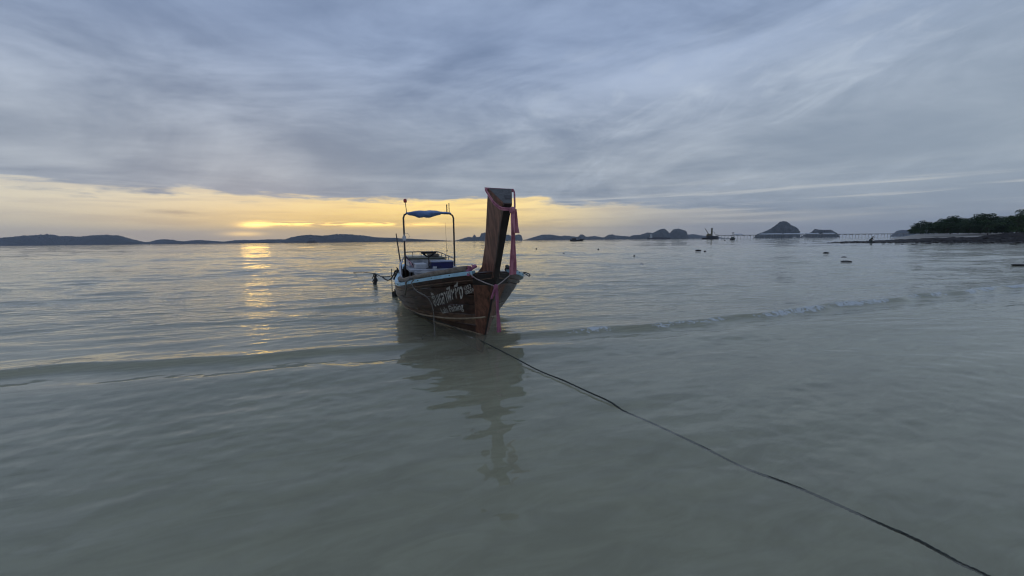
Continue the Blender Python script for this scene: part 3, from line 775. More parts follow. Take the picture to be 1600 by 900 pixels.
MB().tube([(2.5, 0, 15.5), (7, 0, 14.5), (9, 0, 10), (16, 0, 8.4)], 0.28, 5).build('conveyor_arm', M_ship, r_)
MB().box((9, 0, 4.6), (9, 7, 3.4)).build('stores_house', M_ship, r_)
# small tall boat
r_ = place('ferry_boat', 1143.5, 360, 'small dark boat with a tall roofed post between barge and dome island', 'boat', 0.15)
hull_prism(4.8, 2.2, 1.1, 0.15, 0.8, 0.4).build('hull', M_ship, r_)
for x in (-0.9, 0.9): MB().tube([(x * 0.9, 0, 0.9), (x * 0.35, 0, 6.0)], 0.10).build('post', M_ship, r_)
MB().box((0, 0, 6.3), (2.0, 1.6, 0.45), taper=0.6).build('roof', M_ship, r_)
MB().box((-0.2, 0, 1.8), (2.2, 1.4, 1.4), taper=0.8).build('cabin', M_cloth_g, r_)
# pier
PY = 900
p0, p1 = at_y(1118, 400, PY).x, at_y(1424, 400, PY).x
r_ = tag(empty('pier', ((p0 + p1) / 2, PY, 0)), 'long grey concrete pier on piles running to the headland', 'pier')
Lp = p1 - p0
MB().box((0, 0, 7.4), (Lp, 9, 0.9)).build('deck', M_concrete, r_)
MB().box((0, -4.6, 8.5), (Lp, 0.25, 0.35)).build('railing', M_concrete, r_)
nb = 62
for k in range(nb):
    x = -Lp / 2 + (k + 0.5) * Lp / nb
    MB().tube([(x, -2.2, -4), (x, -2.2, 7)], 0.34, 6).build('pile', M_concrete, r_)
    if k % 2 == 0: MB().box((x, 0, 6.6), (1.2, 8, 0.8)).build('pile_cap', M_concrete, r_)
for (xa, xb, zr) in ((1146, 1158, 10.0), (1186, 1219, 10.2), (1222, 1252, 10.2), (1256, 1275, 9.9), (1283, 1300, 9.9)):
    a, b_ = at_y(xa, 400, PY).x - r_.location.x, at_y(xb, 400, PY).x - r_.location.x
    sh_ = MB(); sh_.add([(a, -4.4, 9.3), (b_, -4.4, 9.3), (b_, 0, 10.9), (a, 0, 10.9), (b_, 4.4, 9.3), (a, 4.4, 9.3), (a, -4.4, 8.9), (b_, -4.4, 8.9), (b_, 4.4, 8.9), (a, 4.4, 8.9)],
        [(0, 1, 2, 3), (3, 2, 4, 5), (6, 7, 1, 0), (8, 9, 5, 4), (0, 3, 5, 9, 6), (1, 7, 8, 4, 2), (9, 8, 7, 6)])
    ro = sh_.build('roof', M_roof, r_)
    for q in np.linspace(a + 0.5, b_ - 0.5, 6): MB().box((q, -3.8, 8.4), (0.3, 0.3, 1.2)).build('roof_post', M_concrete, ro)
# white boats and pale shelters at the pier end
for k, (xp, Yv) in enumerate(((1130, 800), (1136, 790), (1240, 780), (1254, 760))):
    r_ = place('moored_boat', xp, Yv, ['white launch moored at the left end of the pier by the crane barge', 'second white launch moored just right of the one by the crane barge', 'low white boat moored under the dome island', 'white boat moored at the gap between the two karst islands'][k], 'boat', 0.1)
    r_['group'] = 'white boats moored along the pier'
    hull_prism(8.5, 2.6, 1.1, 0.12, 0.5, 0.4).build('hull', M_shipw, r_)
    MB().box((-0.8, 0, 2.0), (3.6, 2.0, 1.7), taper=0.85).build('cabin', M_shipw, r_)

# floats
def float_obj(px, py, rpx, label, squash=0.9):
    p = on_z(px, py); s = p.y / 625.0; r = rpx * s
    o = empty('float_buoy', (p.x, p.y, 0))
    MB().lathe([(r * 0.35, -r * 0.7), (r * 0.85, -r * 0.4), (r, 0.1 * r), (r * 0.85, r * 0.6), (r * 0.4, r * 0.95), (r * 0.12, r * 1.02)], n=14).build('float_body', M_black, o, True)
    MB().lathe([(r * 0.16, r * 0.95), (r * 0.2, r * 1.15), (r * 0.1, r * 1.3)], n=8).build('eye', M_rust, o, True)
    o.scale = (1, 1, squash)
    return tag(o, label, 'buoy', 'dark floats on the water')
float_obj(1002.5, 413.2, 3.0, 'largest dark round float, out on the water to the right of the prow', 0.75)
float_obj(991, 400, 1.4, 'small dark float just behind the largest round float')
float_obj(935, 390, 1.5, 'small dark float farthest out on the pale water right of the trawler')
float_obj(881, 396.3, 1.5, 'small dark float midway between the prow and the largest float')
float_obj(838, 389, 1.3, 'small dark float nearest the prow on its right side')
float_obj(1101.5, 392.8, 2.0, 'dark round float beside a floating log out on the right', 0.6)
float_obj(698.5, 391.8, 1.0, 'tiny dark float seen through the canopy frame')
float_obj(1132.5, 375.8, 1.1, 'dark speck of a float left of the small tall boat')
float_obj(1151.5, 375.4, 0.9, 'dark speck of a float right of the small tall boat')
p = on_z(1091, 392.6)
lg = MB().tube([(-1.0 * 0.37 * 1, 0, 0.02), (-0.5, 0, 0.08), (0, 0.02, 0.10), (0.5, 0, 0.07), (0.38 * 1, 0, 0.02)][1:4], [0.09, 0.11, 0.08], 8)
lo_ = lg.build('floating_log', M_weed, None, True); lo_.location = (p.x, p.y, 0); lo_.scale = (0.75 * p.y / 57, 1, 1)
tag(lo_, 'short dark log floating beside the round float on the right', 'log')

# ================================================================== THE LONGTAIL BOAT
PHI = math.radians(19.5)
FOOT = on_z(757, 525)                       # where the stem meets the water
BOAT = empty('longtail_boat', (FOOT.x, FOOT.y, 0), PHI + math.pi / 2)
tag(BOAT, 'wooden longtail fishing boat with tall prow and pale blue gunwale in the shallows', 'boat')
# local axes: x runs aft, y to the viewer's left, z up from the waterline
AG = [-.7, -.2, .62, 1.6, 3, 5, 7, 8.6]
BG = [.05, .50, .95, 1.21, 1.2, 1.02, .80, .6]
BW = [.02, .19, .47, .76, .95, .88, .7, .5]
SH = [1.15, 1.06, .91, .75, .68, .66, .7, .76]
def spl(xs, ys, x):
    n = len(xs); i = max(0, min(n - 2, int(np.searchsorted(xs, x)) - 1))
    def m_(k):
        if k == 0: return (ys[1] - ys[0]) / (xs[1] - xs[0])
        if k == n - 1: return (ys[-1] - ys[-2]) / (xs[-1] - xs[-2])
        return (ys[k + 1] - ys[k - 1]) / (xs[k + 1] - xs[k - 1])
    h = xs[i + 1] - xs[i]; t = (x - xs[i]) / h
    return (2 * t**3 - 3 * t * t + 1) * ys[i] + (t**3 - 2 * t * t + t) * h * m_(i) + (-2 * t**3 + 3 * t * t) * ys[i + 1] + (t**3 - t * t) * h * m_(i + 1)
def stem_a(z): return -.643 * z if z > 0 else -.57 * z
def hull(s, t, side=1, off=0.0):
    ag = -.7 + 9.3 * s; zs = spl(AG, SH, ag); z = -.35 + (zs + .35) * t; a0 = stem_a(z); a = a0 + (8.6 - a0) * s
    bg, bw = spl(AG, BG, ag), spl(AG, BW, ag); bk = .45 * bw; tw = .35 / (zs + .35)
    b = bk * (t - tw) * (t - 1) / tw + bw * t * (t - 1) / (tw * (tw - 1)) + bg * t * (t - tw) / (1 - tw)
    return Vector((a, side * max(b, .006), z))
def hull_n(s, t, side=1):
    e = 0.004
    s0, s1, t0, t1 = max(0, s - e), min(1, s + e), max(0, t - e), min(1, t + e)
    n = (hull(s1, t, side) - hull(s0, t, side)).cross(hull(s, t1, side) - hull(s, t0, side))
    n.normalize()
    return n if n.y * side > 0 else -n
def beam(a):                                # half beam and height of the gunwale at local x
    s = (a + .74) / 9.34
    for _ in range(6):
        p = hull(s, 1); s += (a - p.x) / 9.3
    return abs(hull(s, 1).y), hull(s, 1).z
SS = [0, .012, .025, .04, .06, .08, .1, .125, .15, .18, .21, .25, .3, .36, .43, .5, .58, .66, .74, .82, .9, 1]
TB = [0, .2, .36, .50, .63, .755, .88, 1.0]
for side in (1, -1):
    for k in range(7):
        t0, t1 = TB[k] + .005, TB[k + 1] - .005
        rows = []
        for q in range(4):
            t = t0 + (t1 - t0) * q / 3
            edge_ = -0.005 if q in (0, 3) else 0.0
            lift = 0.0008 * ((k * 7 + (3 if side > 0 else 0)) % 3)
            rows.append([(hull(s, t, side) + hull_n(s, t, side) * (edge_ + lift), hull_n(s, t, side)) for s in SS])
        MB().slab(rows, 0.032).build('hull_plank', M_hull_worn if k in (2,) else M_hull, BOAT, True)
# stem: thick board closing the bow
rows = []
def stem_piece(name, Z, m, grow):
  sb = MB(); vs = []
  for z in Z:
    a0 = stem_a(z) - 0.02 - grow
    wid = 0.20 + 0.04 * z
    zs = spl(AG, SH, -.7 + 9.3 * .025); t_ = min(1, (z + .35) / (zs + .35)); sv = wid / 9.0
    yb = abs(hull(sv, t_).y) + 0.016 + grow
    vs += [(a0, 0.016 + grow, z), (a0 + wid, yb, z), (a0 + wid + 0.03, yb - 0.03, z), (a0 + wid + 0.03, -yb + 0.03, z), (a0 + wid, -yb, z), (a0, -0.016 - grow, z)]
  fs = []
  for i in range(len(Z) - 1):
    for k in range(6): fs.append((i * 6 + k, i * 6 + (k + 1) % 6, (i + 1) * 6 + (k + 1) % 6, (i + 1) * 6 + k))
  fs += [tuple(range(6)), tuple(reversed(range((len(Z) - 1) * 6, len(Z) * 6)))]
  return sb.add(vs, fs).build(name, m, BOAT, False, 0.006)
stem_piece('stem', [-.3, 0, .25, .5, .75, .92], M_stem, 0.0)
stem_piece('stem_head', [.921, 1.0, 1.10], M_prow_dark, 0.004)
# cutwater: dark iron strip on the leading edge
MB().tube([(stem_a(z) - 0.026, 0, z) for z in (-.3, 0, .3, .6, .9, 1.1)], 0.017, 6).build('cutwater', M_prow_dark, BOAT, True)
# prow post: wedge section, leaning forward, top cut on the slope
PF = [(-.74, 1.05, .040), (-.80, 1.20, .042), (-.97, 1.50, .045), (-1.14, 1.80, .050), (-1.31, 2.08, .054)]   # front edge: a, z, half width
PR = [(-.22, 1.05, .20), (-.40, 1.20, .135), (-.62, 1.55, .140), (-.79, 1.93, .160), (-.955, 2.32, .178)]       # rear edge
vs, fs = [], []
for (a, z, wf), (b_, zb, wr) in zip(PF, PR):
    vs += [(a, wf, z), (b_, wr, zb), (b_, -wr, zb), (a, -wf, z)]
for i in range(4):
    for k in range(4): fs.append((i * 4 + k, i * 4 + (k + 1) % 4, (i + 1) * 4 + (k + 1) % 4, (i + 1) * 4 + k))
fs.append((3, 2, 1, 0))
post = MB().add(vs, fs + [(16, 17, 18, 19)]).build('prow_post', M_stem, BOAT, False, 0.008)
def topq(u, v, h):                          # on the sloping end: u 0 front..1 rear, v -1..1 across
    a = PF[4][0] + (PR[4][0] - PF[4][0]) * u; z = PF[4][1] + (PR[4][1] - PF[4][1]) * u
    wd = PF[4][2] + (PR[4][2] - PF[4][2]) * u
    nx, nz = -(PR[4][1] - PF[4][1]), (PR[4][0] - PF[4][0]); L_ = math.hypot(nx, nz)
    return Vector((a + nx / L_ * h, v * wd, z + nz / L_ * h))
MB().add([topq(.02, .92, .004), topq(.99, .95, .004), topq(.99, -.95, .004), topq(.02, -.92, .004), topq(.02, .92, -.01), topq(.99, .95, -.01), topq(.99, -.95, -.01), topq(.02, -.92, -.01)],
         [(0, 1, 2, 3), (7, 6, 5, 4), (0, 4, 5, 1), (1, 5, 6, 2), (2, 6, 7, 3), (3, 7, 4, 0)]).build('end_cap', M_end, post)
MB().add([topq(.30, .1, .008), topq(.52, .02, .008), topq(.52, -.92, .008), topq(.30, -.92, .008), topq(.30, .1, -.01), topq(.52, .02, -.01), topq(.52, -.92, -.01), topq(.30, -.92, -.01)],
         [(0, 1, 2, 3), (7, 6, 5, 4), (0, 4, 5, 1), (1, 5, 6, 2), (2, 6, 7, 3), (3, 7, 4, 0)]).build('slot', M_prow_dark, post)
# dark facing board on the front of the post
fr_ = [[(Vector((a - .006, y, z - 0.0)), Vector((-1, 0, 0))) for y in (-wf + .004, 0, wf - .004)] for a, z, wf in PF]
MB().slab(fr_, 0.014).build('front_board', M_prow_dark, post)
sd_ = [[(Vector((a + (b_ - a) * u, (wf + (wr - wf) * u) + .004, z + (zb - z) * u)), Vector((0, 1, 0))) for u in (0.0, .04, .08)] for (a, z, wf), (b_, zb, wr) in zip(PF, PR)]
MB().slab(sd_, 0.01).build('edge_batten', M_hull, post)
# gunwale strips
for side in (1, -1):
    rows = []
    sl = [s for s in SS if s >= .02]
    path = [hull(s, 1, side) + Vector((0, side * .022, .012)) for s in sl]
    g = MB(); vs = []; fs = []
    for i, p in enumerate(path):
        tt = (path[min(i + 1, len(path) - 1)] - path[max(i - 1, 0)]); tt.z = 0; tt.normalize(); no = Vector((tt.y, -tt.x, 0))
        if no.y * side < 0: no = -no
        for (u, v) in ((.02, -.032), (.026, .024), (-.055, .028), (-.055, -.02)): vs.append(p + no * u + Vector((0, 0, v)))
    for i in range(len(path) - 1):
        for k in range(4): fs.append((i * 4 + k, i * 4 + (k + 1) % 4, (i + 1) * 4 + (k + 1) % 4, (i + 1) * 4 + k))
    fs += [(3, 2, 1, 0), tuple((len(path) - 1) * 4 + k for k in range(4))]
    gw = g.add(vs, fs).build('gunwale', M_blue, BOAT)
    for s in (.06, .1, .14, .19, .25, .32):
        p = hull(s, 1, side) + Vector((0, side * .048, .01)); MB().lathe([(.009, -.01), (.009, .01)], p, 8, Matrix.Rotation(math.pi / 2, 3, 'X')).build('bolt', M_rust, gw)
    # rail log on top, inside
    pl = [hull(s, 1, side) + Vector((0.03, -side * .075, .085 if side > 0 else .055)) for s in SS if .03 <= s <= .36]
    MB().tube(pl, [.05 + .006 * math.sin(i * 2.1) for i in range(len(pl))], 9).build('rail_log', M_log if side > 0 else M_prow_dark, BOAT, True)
    # rub strakes
    def strake(name, t_of, r, mm, s_to=.95):
        ss = [s for s in SS if s <= s_to]
        pts = [hull(s, t_of(s), side) + hull_n(s, t_of(s), side) * .012 for s in ss]
        MB().tube(pts, r, 6).build(name, mm, BOAT, True)
    def t_at(z):
        return lambda s: (z(s) + .35) / (spl(AG, SH, -.7 + 9.3 * s) + .35)
    strake('rub_strake', t_at(lambda s: .31 * math.exp(-s / .13) + .07), .017, M_tan)
    strake('water_strake', t_at(lambda s: .03 - .05 * min(1, s / .3)), .017, M_tan, .5)
    strake('top_wale', lambda s: .93, .010, M_hull_worn)
# transom
pt = [hull(1, t, 1) for t in (0.02, .25, .5, .75, 1)]; vs = [p for p in pt] + [Vector((p.x, -p.y, p.z)) for p in reversed(pt)]
n_ = len(vs); MB().add(vs + [v + Vector((-.05, 0, 0)) for v in vs], [tuple(range(n_)), tuple(range(2 * n_ - 1, n_ - 1, -1))] + [(i, (i + 1) % n_, n_ + (i + 1) % n_, n_ + i) for i in range(n_)]).build('transom', M_hull, BOAT)
# floor boards (longitudinal)
for k in range(-4, 5):
    xs0 = 0.55 + abs(k) * 0.28
    b0 = 0.205
    MB().box(((xs0 + 4.6) / 2, k * b0, 0.26), (4.6 - xs0, b0 - .012, .03)).build('floor_board', M_log, BOAT)
# frames (ribs)
for s in (.10, .17, .24, .31, .38, .45):
    for side in (1, -1):
        MB().tube([hull(s, t, side) - hull_n(s, t, side) * .05 for t in (.35, .5, .65, .8, .95)], .022, 5).build('rib', M_hull_worn, BOAT, True)
# small fore deck
vs = []
ss = [.02, .05, .08, .11, .14]
for s in ss:
    p = hull(s, .955, 1); vs += [(p.x, p.y - .04, p.z), (p.x, -p.y + .04, p.z)]
MB().add(vs + [(a, b_, c - .03) for a, b_, c in vs], [(2 * i, 2 * i + 1, 2 * i + 3, 2 * i + 2) for i in range(4)] + [(10 + 2 * i, 10 + 2 * i + 2, 10 + 2 * i + 3, 10 + 2 * i + 1) for i in range(4)] + [(8, 9, 19, 18), (0, 10, 11, 1)]).build('fore_deck', M_hull_worn, BOAT)
# after deck: a raised grey platform with a panelled front
DZ = .82
dk = MB()
vs = []
for a in (4.75, 5.6, 6.6, 7.6, 8.5):
    b_ = min(beam(a)[0] - .10, .74); vs += [(a, b_, DZ), (a, -b_, DZ)]
dk.add(vs + [(a, b_, c - .05) for a, b_, c in vs], [(2 * i, 2 * i + 1, 2 * i + 3, 2 * i + 2) for i in range(4)] + [(10 + 2 * i, 12 + 2 * i, 13 + 2 * i, 11 + 2 * i) for i in range(4)] + [(0, 10, 11, 1), (8, 9, 19, 18)] + [(2 * i, 2 * i + 2, 12 + 2 * i, 10 + 2 * i) for i in range(4)] + [(2 * i + 1, 11 + 2 * i, 13 + 2 * i, 3 + 2 * i) for i in range(4)])
dk.build('after_deck', M_grey, BOAT)
fp = MB().box((4.80, -.04, .52), (.05, 1.30, .50)).build('deck_front', M_grey, BOAT)
MB().box((4.762, -.10, .62), (.03, .98, .20)).build('window_panel', M_glassy, fp)
for y in (.43, .60): MB().box((4.755, y, .55), (.045, .06, .48)).build('front_post', M_white, fp)
MB().box((4.75, 0, .755), (.055, 1.30, .05)).build('front_beam', M_white, fp)
MB().box((4.745, -.34, .62), (.02, .03, .20)).build('mullion', M_white, fp)
for a in (5.2, 6.4, 7.6):
    for y in (.5, -.5): MB().box((a, y, .52), (.06, .06, .55)).build('deck_leg', M_grey, BOAT)
# engine box on the deck
eb = MB().box((7.15, .05, .935), (1.5, 1.12, .222)).build('engine_box', M_white, BOAT, False, .01)
MB().box((7.15, .05, 1.066), (1.6, 1.2, .032)).build('box_lid', M_olive, eb)
for y in (.35, .02): MB().box((6.395, y, .93), (.012, .28, .14)).build('box_panel', M_grey, eb)
# bench block left of the ice box
MB().box((5.75, .36, .885), (.9, .34, .126)).build('locker', M_white, BOAT, False, .008)
# canopy hoop
hw = .755; ha = 6.1
def hoop_z(y): return 2.44 + .02 * (1 - (y / hw) ** 2)
pts = [(ha + .02, hw, .46), (ha, hw, 1.2), (ha, hw, 2.30), (ha, hw - .03, 2.39), (ha, hw - .12, 2.44), (ha, 0, 2.46), (ha, -hw + .12, 2.44), (ha, -hw + .03, 2.39), (ha, -hw, 2.30), (ha, -hw, 1.2), (ha + .02, -hw, .46)]
hoop = MB().tube(pts, .026, 8).build('canopy_hoop', M_rust, BOAT, True)
# furled tarpaulin slung under and over the crossbar
rows_v = []; N1, N2 = 25, 14
vs, fs = [], []
for i in range(N1):
    u = i / (N1 - 1) * 2 - 1
    y = -u * (hw - .075) - .0
    c = max(0, 1 - abs(u + .08 * math.sin(u * 3)) ** 2.2)
    up = .014 + .062 * c + .008 * math.sin(u * 9); dn = .02 + .125 * max(0, 1 - abs((u + .22) / .78) ** 2) ** .9 + .010 * math.sin(u * 13 + 1)
    dp = .05 + .17 * c
    zc = 2.455
    for k in range(N2):
        th_ = 2 * math.pi * k / N2; sx_ = math.cos(th_); sz_ = math.sin(th_)
        vs.append((ha + dp * sx_ * (1 + .10 * math.sin(u * 7 + k)), y, zc + (up if sz_ > 0 else dn) * sz_ * (1 + .06 * math.sin(u * 17 + k * 2))))
for i in range(N1 - 1):
    for k in range(N2): fs.append((i * N2 + k, i * N2 + (k + 1) % N2, (i + 1) * N2 + (k + 1) % N2, (i + 1) * N2 + k))
fs += [tuple(range(N2)), tuple(reversed(range((N1 - 1) * N2, N1 * N2)))]
MB().add(vs, fs).build('canopy', M_tarp, BOAT, True)
# beacon, antennas
bc = MB().tube([(ha, hw - .10, 2.43), (ha, hw - .085, 2.62), (ha, hw - .07, 2.76)], .011, 6).build('beacon_rod', M_rust, hoop, True)
MB().lathe([(.035, 0), (.048, .01), (.05, .055), (.045, .095), (.02, .11)], (ha, hw - .07, 2.75), 12).build('beacon_lamp', M_red, bc, True)
MB().tube([(ha, -hw + .20, 2.44), (ha, -hw + .20, 2.72)], .017, 7).build('antenna', M_black, hoop, True)
MB().tube([(ha, -hw + .13, 2.43), (ha, -hw + .13, 2.77)], .013, 7).build('antenna', M_rail, hoop, True)
lampb = MB().lathe([(.02, -.09), (.05, -.07), (.055, .03), (.04, .07), (.015, .08)], (ha - .07, hw + .005, 1.70), 12).build('pole_lamp', M_white, hoop, True)
MB().tube([(ha - .07, hw - .06 + .085 * math.cos(k * math.pi / 8), 1.76 + .085 * math.sin(k * math.pi / 8)) for k in range(17)], .007, 5, False).build('lamp_ring', M_white, lampb, True)
# whip aerial
MB().tube([(6.9, -.66, .82), (6.9, -.655, 1.5), (6.9, -.64, 2.2)], [.008, .006, .003], 5).build('whip_aerial', M_rail, BOAT, True)
# stern rail
RL = [(6.2, -.78, 1.04), (7.0, -.74, 1.10), (7.9, -.66, 1.18), (8.4, -.58, 1.22), (8.42, 0, 1.23), (8.4, .55, 1.22), (7.6, .62, 1.2), (6.4, .72, 1.16)]
rl = MB().tube(RL, .017, 7).build('stern_rail', M_rail, BOAT, True)
for (a, y, z) in [RL[1], (7.4, -.70, 1.135), RL[2], RL[3], RL[4], (8.4, .3, 1.225), RL[5], RL[6]]:
    MB().tube([(a, y * .98, DZ - .06), (a, y, z)], .013, 6).build('rail_post', M_rail, rl, True)
MB().tube([(6.25, -.77, .92), (7.9, -.66, .99), (8.4, -.58, 1.0)], .010, 6).build('mid_rail', M_rail, rl, True)
# white bent stanchion on the left side
MB().tube([(3.6, 1.04, .66), (3.75, 1.07, .80), (4.1, 1.05, .98), (4.6, .98, 1.06), (5.2, .90, 1.05)], .024, 7).build('side_hoop', M_white, BOAT, True)
# helm seat
st = MB().tube([(5.25, .165, DZ), (5.25, .165, 1.20)], .018, 7).build('seat_post', M_rust, BOAT, True)
MB().lathe([(.09, 0), (.085, .015), (.03, .03)], (5.25, .165, DZ), 12).build('seat_foot', M_black, st, True)
MB().add([(5.13, .165 + .20, 1.245), (5.37, .165 + .20, 1.245), (5.37, .165 - .20, 1.245), (5.13, .165 - .20, 1.245), (5.11, .165 + .215, 1.31), (5.39, .165 + .215, 1.31), (5.39, .165 - .215, 1.31), (5.11, .165 - .215, 1.31)],
         [(3, 2, 1, 0), (4, 5, 6, 7), (0, 1, 5, 4), (1, 2, 6, 5), (2, 3, 7, 6), (3, 0, 4, 7)]).build('seat', M_black, st, False, .015)
for sy_ in (1, -1):
    MB().tube([(5.25, .165, 1.15), (5.25, .165 + sy_ * .07, 1.18), (5.25, .165 + sy_ * .15, 1.25)], [.016, .022, .03], 6).build('seat_bracket', M_black, st, True)
MB().box((5.08, .03, .855), (.08, .09, .06), Matrix.Rotation(.5, 3, 'Z')).build('foot_pedal', M_white, BOAT)

# lettering: text laid on the curved planking
def letter(body, q, side, m, name, spacing=1.0):
    """q: hull (s,t) of bottom-left, bottom-right, top-left as read"""
    cu = bpy.data.curves.new(name, 'FONT'); cu.body = body; cu.size = 1.0; cu.space_character = spacing; cu.offset = 0.018
    ob = bpy.data.objects.new(name, cu); COL.objects.link(ob)
    bpy.context.view_layer.update()
    dg = bpy.context.evaluated_depsgraph_get(); me = bpy.data.meshes.new_from_object(ob.evaluated_get(dg))
    bpy.data.objects.remove(ob, do_unlink=True); bpy.data.curves.remove(cu)
    bm = bmesh.new(); bm.from_mesh(me)
    xs = [v.co.x for v in bm.verts]; x0, x1 = min(xs), max(xs)
    (s0, t0), (s1, t1), (s2, t2) = q
    hgt = 0.56 if ord(body[0]) > 3000 else 0.74
    for v in bm.verts:
        u = (v.co.x - x0) / (x1 - x0); vv = v.co.y / hgt
        s = s0 + (s1 - s0) * u + (s2 - s0) * vv; t = t0 + (t1 - t0) * u + (t2 - t0) * vv
        s = max(0.0, s); n = hull_n(s, min(t, 1), side)
        v.co = hull(s, t, side) + n * .0085
    bm.to_mesh(me); bm.free()
    me.materials.clear(); me.materials.append(m)
    o = bpy.data.objects.new(name, me); COL.objects.link(o); o.parent = BOAT
    return o
tl = [letter('สับหลาฟิชชิ่ง', ((.130, .605), (.047, .720), (.127, .755)), 1, M_letter, 'lettering')]
tl.append(letter('Lala Fishing', ((.116, .492), (.050, .572), (.116, .588)), 1, M_letter, 'lettering'))
tl.append(letter('6352', ((.0425, .818), (.030, .842), (.0435, .866)), 1, M_letter, 'lettering'))
tl.append(letter('00659', ((.041, .762), (.026, .792), (.042, .810)), 1, M_letter, 'lettering'))
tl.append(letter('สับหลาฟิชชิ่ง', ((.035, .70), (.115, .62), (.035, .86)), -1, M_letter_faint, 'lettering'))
for o, l in zip(tl, ('white Thai lettering on the dark planking', 'white script reading Lala Fishing', 'white number painted high by the stem', 'second row of the white painted number', 'faint grey lettering on the far bow')): o['label'] = l

# ------------------------------------------------------------------ things on and about the boat (world space via the boat's frame)
BM = Matrix.Translation((FOOT.x, FOOT.y, 0)) @ Matrix.Rotation(PHI + math.pi / 2, 4, 'Z')
def B_(a, y, z): return BM @ Vector((a, y, z))
def boat_empty(name, a, y, z, rz=0.0): return empty(name, B_(a, y, z), PHI + math.pi / 2 + rz)
# ice box
ib = tag(boat_empty('ice_box', 5.30, -.20, DZ, .0), 'navy blue ice box with a pale lid on the after deck', 'cooler')
MB().box((0, 0, .092), (.42, .62, .175), taper=1.04).build('body', M_navy, ib, False, .012)
MB().box((0, 0, .198), (.45, .66, .034)).build('lid', M_lid, ib, False, .01)
for y in (.34, -.34): MB().box((0, y, .10), (.14, .02, .04)).build('handle', M_lid, ib)
# rope coil on the engine box
cl = MB()
for k in range(4):
    rr_ = .17 + .025 * (k % 2); cl.tube([(rr_ * math.cos(j * math.pi / 10), rr_ * 1.2 * math.sin(j * math.pi / 10), .018 + .022 * k) for j in range(21)], .014, 6, False)
co_ = cl.build('rope_coil', M_rope2, None, True); co_.location = B_(7.0, -.22, 1.083)
tag(co_, 'dark coil of rope lying on the engine box lid', 'rope')
# leaning pole
lp = MB().tube([(0, 0, 0), (.2, .05, .55), (.4, .095, 1.12)], [.02, .02, .014], 7).build('leaning_pole', M_rust, None, True)
lp.location = B_(4.9, .94, .70); lp.rotation_euler = (0, 0, PHI + math.pi / 2)
tag(lp, 'thin dark pole leaning up from the left side of the boat', 'pole')
# cloth hung on the left hoop leg
pth = [((0, 0, 0), (1, 0, .1), .5), ((.02, -.05, -.08), (1, 0, .1), .8), ((.0, -.12, -.18), (1, -.2, 0), 1.0), ((.02, -.19, -.28), (1, -.3, 0), 1.0), ((.03, -.25, -.36), (1, -.2, 0), .75)]
fl = strip(pth, .22, .008, .02).build('cloth_flag', M_flag, None, True); fl.location = B_(5.98, .74, 1.16); fl.rotation_euler = (0, 0, PHI + math.pi / 2)
tag(fl, 'pink and dark striped cloth tied to the left canopy post', 'cloth')
pth = [((0, 0, 0), (1, 0, .1), .6), ((.02, .05, -.08), (1, 0, .1), .9), ((.0, .10, -.2), (1, .2, 0), 1.0), ((.02, .12, -.36), (1, .2, 0), .8)]
fl = strip(pth, .20, .008, .02).build('cloth_sheet', M_white, None, True); fl.location = B_(5.98, .80, 1.14); fl.rotation_euler = (0, 0, PHI + math.pi / 2)
tag(fl, 'pale cloth hanging outside the left canopy post', 'cloth')
# black bucket and dark gear in the left well
bk = tag(boat_empty('bucket', 3.9, .55, .275), 'black bucket standing in the left well before the after deck', 'bucket')
MB().lathe([(.13, 0), (.17, .34), (.18, .34), (.18, .37), (.16, .37), (.15, .30), (.02, .29)], n=16).build('body', M_black, bk, True)
MB().tube([(0, .17 * math.cos(k * math.pi / 8), .36 + .12 * math.sin(k * math.pi / 8)) for k in range(9)], .006, 5).build('handle', M_rail, bk, True)

# pink sash round the prow top
root = tag(boat_empty('pink_sash', -1.275, 0, 2.025), 'bright pink sash knotted round the top of the prow post', 'sash', 'pink sashes on the prow')
def L0(a, y, z): return Vector((a + 1.2, y, z - 2.05))
left = [L0(-.865, .205, 2.33), L0(-.95, .185, 2.25), L0(-1.06, .145, 2.13), L0(-1.17, .105, 2.06), L0(-1.25, .075, 2.035), L0(-1.268, 0, 2.03), L0(-1.25, -.075, 2.04), L0(-1.17, -.105, 2.10), L0(-1.06, -.145, 2.17), L0(-.95, -.185, 2.27), L0(-.865, -.205, 2.33), L0(-.85, -.1, 2.335), L0(-.85, .1, 2.335), L0(-.865, .205, 2.33)]
strip([(p, (0.25, 0, 1), 1.0 + .2 * math.sin(i)) for i, p in enumerate(left)], .055, .012, .006).build('band', M_pink, root, True)
kn = MB().lathe([(.01, -.05), (.035, -.035), (.045, 0), (.036, .03), (.01, .045)], L0(-1.29, -.035, 2.02), 10).build('knot', M_pink, root, True)
strip([(L0(-1.29 - .01 * math.sin(i * .7), -.045 + .0015 * i, 2.02 - .085 * i), (.35, -1, 0), .6 + .09 * min(i, 5) + .1 * math.sin(i * .9)) for i in range(11)], .088, .008, .016, 1.0, 9).build('tail', M_pink, root, True)
strip([(L0(-1.31 - .005 * i, -.055 - .004 * i, 2.03 - .062 * i), (.2, -1, 0), .55 + .12 * i) for i in range(6)], .085, .010, .018, .4, 9).build('bow_loop', M_pink, root, True)
